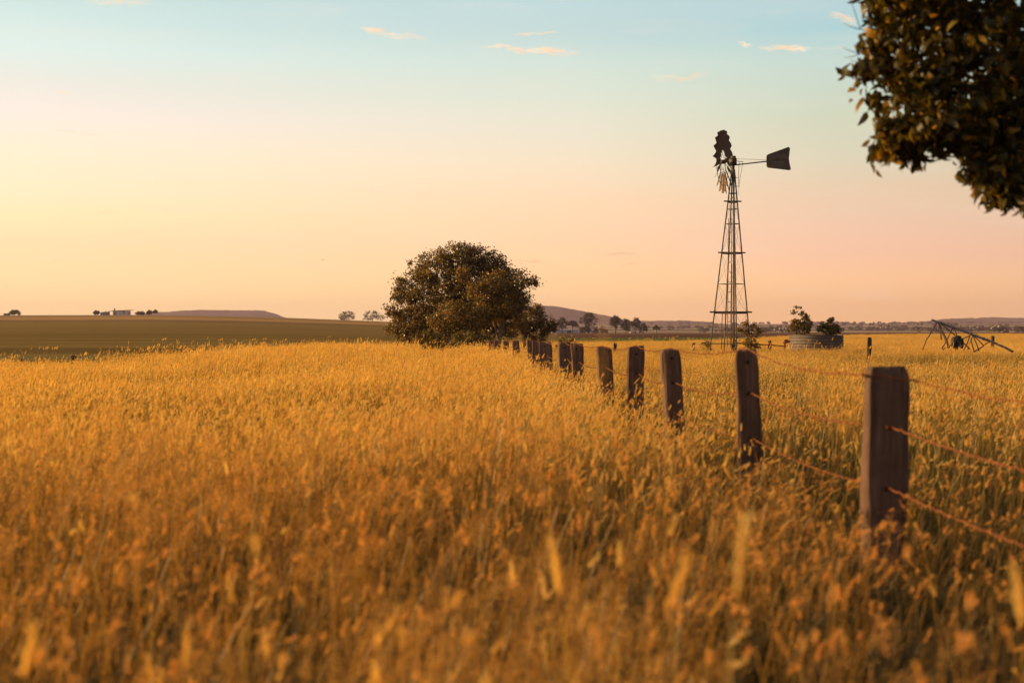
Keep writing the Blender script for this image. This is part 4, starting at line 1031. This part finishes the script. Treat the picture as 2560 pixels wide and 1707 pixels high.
# ------------------------------------------------------------------ grass
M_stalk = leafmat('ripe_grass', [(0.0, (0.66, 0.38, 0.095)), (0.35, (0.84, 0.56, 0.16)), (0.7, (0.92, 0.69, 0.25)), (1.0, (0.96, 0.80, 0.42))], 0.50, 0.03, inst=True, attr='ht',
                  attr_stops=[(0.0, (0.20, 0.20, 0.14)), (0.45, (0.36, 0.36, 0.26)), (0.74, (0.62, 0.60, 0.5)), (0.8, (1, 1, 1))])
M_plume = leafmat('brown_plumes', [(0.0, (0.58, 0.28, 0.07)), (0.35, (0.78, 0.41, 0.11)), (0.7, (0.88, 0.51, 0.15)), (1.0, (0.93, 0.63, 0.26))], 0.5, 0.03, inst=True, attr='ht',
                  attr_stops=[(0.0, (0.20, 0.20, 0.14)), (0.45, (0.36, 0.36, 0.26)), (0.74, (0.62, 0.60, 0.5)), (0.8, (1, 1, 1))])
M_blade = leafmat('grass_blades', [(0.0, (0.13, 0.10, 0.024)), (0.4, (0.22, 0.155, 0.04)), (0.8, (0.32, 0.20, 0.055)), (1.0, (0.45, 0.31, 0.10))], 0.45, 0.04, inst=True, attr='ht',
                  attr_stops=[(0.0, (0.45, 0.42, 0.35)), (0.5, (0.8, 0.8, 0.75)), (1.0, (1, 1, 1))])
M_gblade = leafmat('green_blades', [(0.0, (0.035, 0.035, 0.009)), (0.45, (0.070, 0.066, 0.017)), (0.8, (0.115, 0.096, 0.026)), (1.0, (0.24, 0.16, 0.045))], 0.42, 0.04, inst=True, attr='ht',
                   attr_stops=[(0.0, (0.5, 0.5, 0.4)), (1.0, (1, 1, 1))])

def ribbons(Pp, W, side):
    """Pp (n,k,3) centre lines, W (n,k) half widths, side (n,3)"""
    n, k, _ = Pp.shape; a = Pp + side[:, None, :] * W[..., None]; b = Pp - side[:, None, :] * W[..., None]
    V = np.stack([a, b], 2).reshape(-1, 3); i = np.arange(n)[:, None] * (2 * k) + np.arange(k - 1)[None, :] * 2
    return V, np.stack([i, i + 1, i + 3, i + 2], -1).reshape(-1, 4)

def rand_side(n, rg):
    a = rg.uniform(0, math.pi, n); return np.stack([np.cos(a), np.sin(a), np.zeros(n)], 1)

def clump(name, nst, nbl, ngr, size, detail, seed, hmul=1.0, hvar=.16, bl_h=(.3, .62), hs=1.0, hlen=(.035, .115), pan=0, sm=None):
    rg = np.random.default_rng(seed); Vs, Qs, Hs, Ms = [], [], [], []; off = 0
    def push(V, Q, H, m):
        nonlocal off
        Vs.append(V); Qs.append(Q + off); Hs.append(H); Ms.append(np.full(len(Q), m)); off += len(V)
    if nst:
        b = np.zeros((nst, 3)); b[:, :2] = rg.uniform(-size / 2, size / 2, (nst, 2)); h = np.clip(rg.normal(1.0, hvar, nst), .45, 1.5) * hmul
        wd = np.stack([rg.normal(.07, .09, nst), rg.normal(-.02, .09, nst)], 1) * h[:, None]     # wind to the right
        ts = np.array([0, .35, .65, .86, .90, .94, .97, 1.0]); nod = rg.uniform(0, .09, nst) * (rg.random(nst) < .5)
        def curve(t):
            t = t[None, :, None]; xy = b[:, None, :2] + wd[:, None, :] * t ** 2.3 * .9
            x = xy[..., 0] + nod[:, None] * np.clip((t[..., 0] - .8) / .2, 0, 1) ** 1.4
            z = h[:, None] * t[..., 0] - nod[:, None] * .55 * np.clip((t[..., 0] - .86) / .14, 0, 1) ** 1.8
            return np.stack([x, xy[..., 1], z], -1)
        Pc = curve(ts[:4]); sw = np.full((nst, 4), .0016 if detail else .0019)
        V, Q = ribbons(Pc, sw, rand_side(nst, rg)); push(V, Q, np.tile(np.repeat(ts[:4] * .75, 2), nst), 0)
        # head: crossed spindles
        hl = rg.uniform(hlen[0], hlen[1], nst); t0 = 1 - hl / h; tt = np.linspace(0, 1, 6)
        Th = t0[:, None] + (1 - t0[:, None]) * tt[None, :]
        xy = b[:, None, :2] + wd[:, None, :] * Th[..., None] ** 2.3 * .9; x = xy[..., 0] + nod[:, None] * np.clip((Th - .8) / .2, 0, 1) ** 1.4
        z = h[:, None] * Th - nod[:, None] * .55 * np.clip((Th - .86) / .14, 0, 1) ** 1.8; Ph = np.stack([x, xy[..., 1], z], -1)
        prof = np.array([.25, .85, 1, .85, .55, .08]); hw = hs * (rg.uniform(.0028, .0078, nst) * rg.choice([.6, 1.0, 1.15], nst))[:, None] * prof[None, :]
        sd0 = rg.uniform(0, math.pi, nst)
        for q in range(2 if detail else 2):
            a = sd0 + q * math.pi / 2; sdv = np.stack([np.cos(a), np.sin(a), np.zeros(nst)], 1)
            V, Q = ribbons(Ph, hw, sdv); push(V, Q, np.full(len(V), 1.0), 0)
        if pan:      # open airy panicles
            ii = np.repeat(np.arange(nst), pan); tq = rg.random(len(ii)); cz = t0[ii] - .05 + (1.0 - t0[ii] + .05) * tq
            fl = np.clip((cz - t0[ii]) / (1 - t0[ii]), 0, 1) * 4.99; k0 = fl.astype(int); fr = (fl - k0)[:, None]; c = Ph[ii, k0] * (1 - fr) + Ph[ii, k0 + 1] * fr
            sp = rg.normal(size=(len(ii), 3)) * np.array([1, 1, .7]) * (.042 * (1.15 - tq))[:, None]; c = c + sp + np.array([.008, 0, -.01]); d = rg.normal(size=c.shape); d[:, 2] -= .3; d /= np.linalg.norm(d, axis=1)[:, None]
            s = np.cross(d, rg.normal(size=d.shape)); s /= np.linalg.norm(s, axis=1)[:, None]; L = rg.uniform(.004, .009, (len(c), 1))
            V = np.stack([c, c + d * L * .5 + s * .0016, c + d * L, c + d * L * .5 - s * .0016], 1).reshape(-1, 3); push(V, np.arange(len(V)).reshape(-1, 4), np.full(len(V), .9), 0)
        if detail:   # spikelets
            m = 26; tq = rg.random((nst, m)); ii = np.repeat(np.arange(nst), m); fl = (tq * 5).ravel(); k0 = np.clip(fl.astype(int), 0, 4); fr = (fl - k0)[:, None]
            c = Ph[ii, k0] * (1 - fr) + Ph[ii, k0 + 1] * fr; ax = Ph[ii, 5] - Ph[ii, 0]; ax /= np.linalg.norm(ax, axis=1)[:, None]
            rd = rg.normal(size=(len(c), 3)); rd -= ax * (rd * ax).sum(1)[:, None]; rd /= np.linalg.norm(rd, axis=1)[:, None]
            d = ax * .85 + rd * .55; L = rg.uniform(.010, .022, (len(c), 1)); s = np.cross(d, rg.normal(size=d.shape)); s /= np.linalg.norm(s, axis=1)[:, None]
            c = c + rd * hw[ii, k0][:, None] * .6
            V = np.stack([c, c + d * L * .5 + s * .0022, c + d * L, c + d * L * .5 - s * .0022], 1).reshape(-1, 3); push(V, np.arange(len(V)).reshape(-1, 4), np.ones(len(V)), 0)
    def blades(nb, m, hr, wdt):
        b = np.zeros((nb, 3)); b[:, :2] = rg.uniform(-size * .55, size * .55, (nb, 2)); L = rg.uniform(hr[0], hr[1], nb); az = rg.uniform(0, 2 * math.pi, nb); bend = rg.uniform(.08, .5, nb)
        t = np.linspace(0, 1, 5)[None, :]; r = L[:, None] * bend[:, None] * t ** 1.8; z = L[:, None] * (t - .35 * bend[:, None] * t ** 2.5)
        Pb = np.stack([b[:, None, 0] + np.cos(az)[:, None] * r + .1 * L[:, None] * t ** 2, b[:, None, 1] + np.sin(az)[:, None] * r, z], -1)
        W = wdt * np.array([.8, 1, .9, .6, .1])[None, :] * rg.uniform(.7, 1.3, nb)[:, None]
        sdv = np.stack([-np.sin(az), np.cos(az), rg.normal(0, .3, nb)], 1); V, Q = ribbons(Pb, W, sdv); push(V, Q, np.tile(np.repeat(t[0], 2), nb), m)
    if nbl: blades(nbl, 1, bl_h, .0028 if detail else .004)
    if ngr: blades(ngr, 2, (bl_h[0] * .8, bl_h[1] * .95), .0032 if detail else .0045)
    me = np_mesh(name, np.vstack(Vs), np.vstack(Qs)); add_attr(me, 'ht', np.concatenate(Hs))
    me.polygons.foreach_set('material_index', np.concatenate(Ms).astype(np.int32))
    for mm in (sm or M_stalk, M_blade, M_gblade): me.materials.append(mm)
    return me

src = bpy.data.collections.new('grass_kinds')
KIND = {}
def reg(key, me):
    o = bpy.data.objects.new('k%02d' % len(KIND), me); src.objects.link(o); KIND[key] = len(KIND)
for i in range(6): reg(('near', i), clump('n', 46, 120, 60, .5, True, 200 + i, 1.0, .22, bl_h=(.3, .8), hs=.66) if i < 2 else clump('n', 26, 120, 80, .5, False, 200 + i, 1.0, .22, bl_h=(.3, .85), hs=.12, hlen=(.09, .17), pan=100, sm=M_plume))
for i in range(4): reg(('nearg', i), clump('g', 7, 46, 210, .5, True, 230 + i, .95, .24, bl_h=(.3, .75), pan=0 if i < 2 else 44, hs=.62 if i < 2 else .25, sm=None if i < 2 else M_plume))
for i in range(5): reg(('mid', i), clump('m', 104, 76, 34, .6, False, 250 + i, 1.0, .18, bl_h=(.3, .8)))
for i in range(3): reg(('midg', i), clump('h', 20, 56, 130, .6, False, 270 + i, .97, .22, bl_h=(.3, .75)))
for i in range(3): reg(('tall', i), clump('t', 4, 0, 0, .6, False, 290 + i, 1.28, .07, hs=1.8, hlen=(.09, .15)))
for i in range(2): reg(('short', i), clump('s', 12, 70, 60, .7, False, 300 + i, .8, .2, (.2, .4)))
for i in range(3): reg(('one', i), clump('o', 1, 2, 0, .02, True, 320 + i, 1.0, .001, hs=.95, hlen=(.09, .12)))

def gn_group():
    ng = bpy.data.node_groups.new('scatter', 'GeometryNodeTree')
    ng.interface.new_socket('Geometry', in_out='INPUT', socket_type='NodeSocketGeometry'); ng.interface.new_socket('Geometry', in_out='OUTPUT', socket_type='NodeSocketGeometry')
    n, l = ng.nodes, ng.links; gi = n.new('NodeGroupInput'); go = n.new('NodeGroupOutput'); ip = n.new('GeometryNodeInstanceOnPoints'); ci = n.new('GeometryNodeCollectionInfo')
    ci.inputs['Collection'].default_value = src; ci.inputs['Separate Children'].default_value = True; ci.inputs['Reset Children'].default_value = True
    def attr(nm, ty):
        a = n.new('GeometryNodeInputNamedAttribute'); a.data_type = ty; a.inputs['Name'].default_value = nm; return a.outputs['Attribute']
    l.new(gi.outputs[0], ip.inputs['Points']); l.new(ci.outputs[0], ip.inputs['Instance']); ip.inputs['Pick Instance'].default_value = True
    l.new(attr('kind_index', 'INT'), ip.inputs['Instance Index']); l.new(attr('rot', 'FLOAT_VECTOR'), ip.inputs['Rotation']); l.new(attr('scl', 'FLOAT_VECTOR'), ip.inputs['Scale'])
    l.new(ip.outputs[0], go.inputs[0]); return ng
NG = gn_group()

def scatter(name, label, pts, idx, rot, scl):
    me = bpy.data.meshes.new(name); me.vertices.add(len(pts)); me.vertices.foreach_set('co', np.asarray(pts, np.float32).ravel())
    a = me.attributes.new('kind_index', 'INT', 'POINT'); a.data.foreach_set('value', np.asarray(idx, np.int32))
    a = me.attributes.new('rot', 'FLOAT_VECTOR', 'POINT'); a.data.foreach_set('vector', np.asarray(rot, np.float32).ravel())
    a = me.attributes.new('scl', 'FLOAT_VECTOR', 'POINT'); a.data.foreach_set('vector', np.asarray(scl, np.float32).ravel())
    o = bpy.data.objects.new(name, me); COL.objects.link(o); md = o.modifiers.new('scatter', 'NODES'); md.node_group = NG
    tag(o, label, 'grass', None, 'stuff'); print(name, len(pts)); return o

def grass():
    rg = np.random.default_rng(99)
    def jgrid(x0, x1, y0, y1, s):
        xs, ys = np.meshgrid(np.arange(x0, x1, s), np.arange(y0, y1, s)); xs = xs + rg.uniform(-.5, .5, xs.shape) * s; ys = ys + rg.uniform(-.5, .5, ys.shape) * s
        return xs.ravel(), ys.ravel()
    allp = {'L': [], 'R': [], 'S': []}
    for (y0, y1, s) in ((-.6, 14, .33), (14, 40, .45), (40, 90, .62), (90, 300, 1.05)):
        x, y = jgrid(-y1 * .40 - 7, y1 * .40 + 1.5, y0, y1, s)
        ok = (x > -y * .37 - 6.5) & (x < y * .375 + 1.0) & (np.hypot(x, y) > .75)
        col = 1280 + F * x / np.maximum(y, .5)
        ok &= (y < field_edge(col)) & (x > -12.6 - .4 * np.sin(y * .21)) & ((x > -8) | (y < 90) | (y > 400))
        x, y = x[ok], y[ok]; n = len(x); col = 1280 + F * x / np.maximum(y, .5)
        df = x - fence_x(y); h = .60 + .17 * (vnoise(x, y, 1.7, 21) - .5) + .15 * (vnoise(x, y, 6, 22) - .5)
        left = df < 0
        h = np.where(left, h + .05 * sst(0, -2.5, df), h)
        nearf = np.exp(-(df / .8) ** 2) * sst(18, 9, y)
        h = h + .24 * np.exp(-((df + .2) / 1.1) ** 2) * sst(18, 30, y) * sst(60, 50, y)
        h = h * (1 - .20 * nearf)
        rightnear = np.where(df > -.6, sst(13, 7, y), 0); h = h * (1 - .10 * rightnear)
        h = h * (1 - .17 * sst(16, 30, y)); h = np.clip(h, .28, 1)
        gp = .06 + .44 * nearf + .78 * rightnear + .38 * sst(.60, .75, vnoise(x, y, 1.6, 31)) * sst(45, 25, y) + .25 * (df > 0) * sst(50, 20, y)
        band = (df > 0) * sst(33, 40, y) * sst(60, 50, y) * sst(1950, 2300, col)  # far right: shadow band imitated by darker green, shorter grass
        gp += 1.2 * band; h = h * (1 - .22 * band)
        gp += .55 * np.where(left, sst(-2.6, -.8, df), 0) * sst(24, 12, y) + .22 * (df > -1.5) * sst(8, 3, y) + .58 * (df > 0) * sst(60, 36, y)
        pat = sst(.52, .72, vnoise(x, y, 4.5, 41)) * sst(45, 24, y)
        gp += .6 * pat; h = h * (1 - .13 * pat)
        u = rg.random(n); green = u < gp; fam_near = y < 14
        idx = np.empty(n, int); r1 = rg.integers(0, 60, n)
        idx[fam_near & ~green] = KIND[('near', 0)] + np.where(rg.random(n) < .03 + .05 * (df > 0) + .86 * sst(5.5, 12, y), r1 % 2, 2 + r1 % 4)[fam_near & ~green]; idx[fam_near & green] = KIND[('nearg', 0)] + np.where(rg.random(n) < .08 + .5 * sst(5, 10, y), r1 % 2, 2 + r1 % 2)[fam_near & green]
        idx[~fam_near & ~green] = KIND[('mid', 0)] + r1[~fam_near & ~green] % 5; idx[~fam_near & green] = KIND[('midg', 0)] + r1[~fam_near & green] % 3
        rz = rg.normal(0, .55, n); rot = np.stack([rg.normal(0, .05, n), rg.normal(0, .05, n), rz], 1)
        hz = h * rg.uniform(.88, 1.12, n); wid = np.where(y > 90, 1.7, np.where(y > 40, 1.15, 1.0)); scl = np.stack([wid, wid, hz], 1)
        z = ground_h(x, y) - .01; p = np.stack([x, y, z], 1)
        # taller stalks rising above the rest
        tp = .02 * (y > 12) + .30 * (left & (y > 15) & (y < 60)) * sst(-1.5, -3, df) * sst(200, 560, col) * sst(1180, 1000, col) + .04 * (df > 0)
        tk = (rg.random(n) < tp) & (y > 8) & (y < 130); pt = p[tk]; it = KIND[('tall', 0)] + rg.integers(0, 3, tk.sum()); rt = rot[tk]
        st = np.stack([np.ones(tk.sum()), np.ones(tk.sum()), rg.uniform(.60, .90, tk.sum())], 1)
        for key, mk in (('L', left), ('R', ~left)):
            allp[key].append((p[mk], idx[mk], rot[mk], scl[mk])); mt = mk[tk]; allp[key].append((pt[mt], it[mt], rt[mt], st[mt]))
    # single blurred stalks close to the lens: (col,row of tip, distance)
    rows = [(1880, 1275, 2.1), (1370, 1335, 2.6), (75, 1545, 2.2), (1508, 758, 1.7), (2525, 1400, 2.4), (1725, 1370, 2.4)]
    pp, ii, rr2, ss = [], [], [], []
    for k, (c, r, Z) in enumerate(rows):
        t = P(c, r, Z); h = t.z; me = src.objects['k%02d' % (KIND[('one', 0)] + k % 3)].data
        co = np.array([v.co[:] for v in me.vertices]); top = co[co[:, 2].argmax()]
        sx = h * 1.15 if k != 3 else .13; pp.append((t.x - top[0] * sx, t.y - top[1] * sx, 0)); ii.append(KIND[('one', 0)] + k % 3); rr2.append((0, 0, 0)); ss.append((h * 1.15, h * 1.15, h / top[2]) if k != 3 else (.13, .13, h / top[2]))
    allp['L'].append((np.array(pp), np.array(ii), np.array(rr2), np.array(ss)))
    # short green-yellow verge beyond the left field
    x, y = jgrid(-36, -12.4, 24, 50, .6); ok = (x > -y * .38 - 1) & (x < -12.5); x, y = x[ok], y[ok]; n = len(x)
    allp['S'].append((np.stack([x, y, ground_h(x, y)], 1), np.where(rg.random(n) < .35, KIND[('short', 0)], KIND[('midg', 0)]) + rg.integers(0, 2, n), np.stack([0 * x, 0 * x, rg.normal(0, .6, n)], 1), np.stack([1 + 0 * x, 1 + 0 * x, rg.uniform(.22, .38, n)], 1)))
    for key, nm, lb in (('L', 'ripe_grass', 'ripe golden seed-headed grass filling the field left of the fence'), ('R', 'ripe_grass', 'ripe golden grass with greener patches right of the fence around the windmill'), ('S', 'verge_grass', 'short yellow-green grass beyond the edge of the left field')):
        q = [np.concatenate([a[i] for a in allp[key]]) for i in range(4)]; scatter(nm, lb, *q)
grass()

# ------------------------------------------------------------------ haze
def haze():
    mb = MB(); mb.box((0, 0, 64), (14000, 14000, 142)); me = mb.mesh('haze')
    m, t, out = mat('haze_air'); v = t.node('ShaderNodeVolumePrincipled'); v.inputs['Density'].default_value = 1.0e-4; v.inputs['Color'].default_value = (0.84, 0.64, 0.86, 1); v.inputs['Anisotropy'].default_value = 0.2
    t.l.new(v.outputs[0], out.inputs['Volume']); o = link('haze', me, m); tag(o, 'thin mauve evening haze over the plain', 'haze', None, 'stuff')
haze()
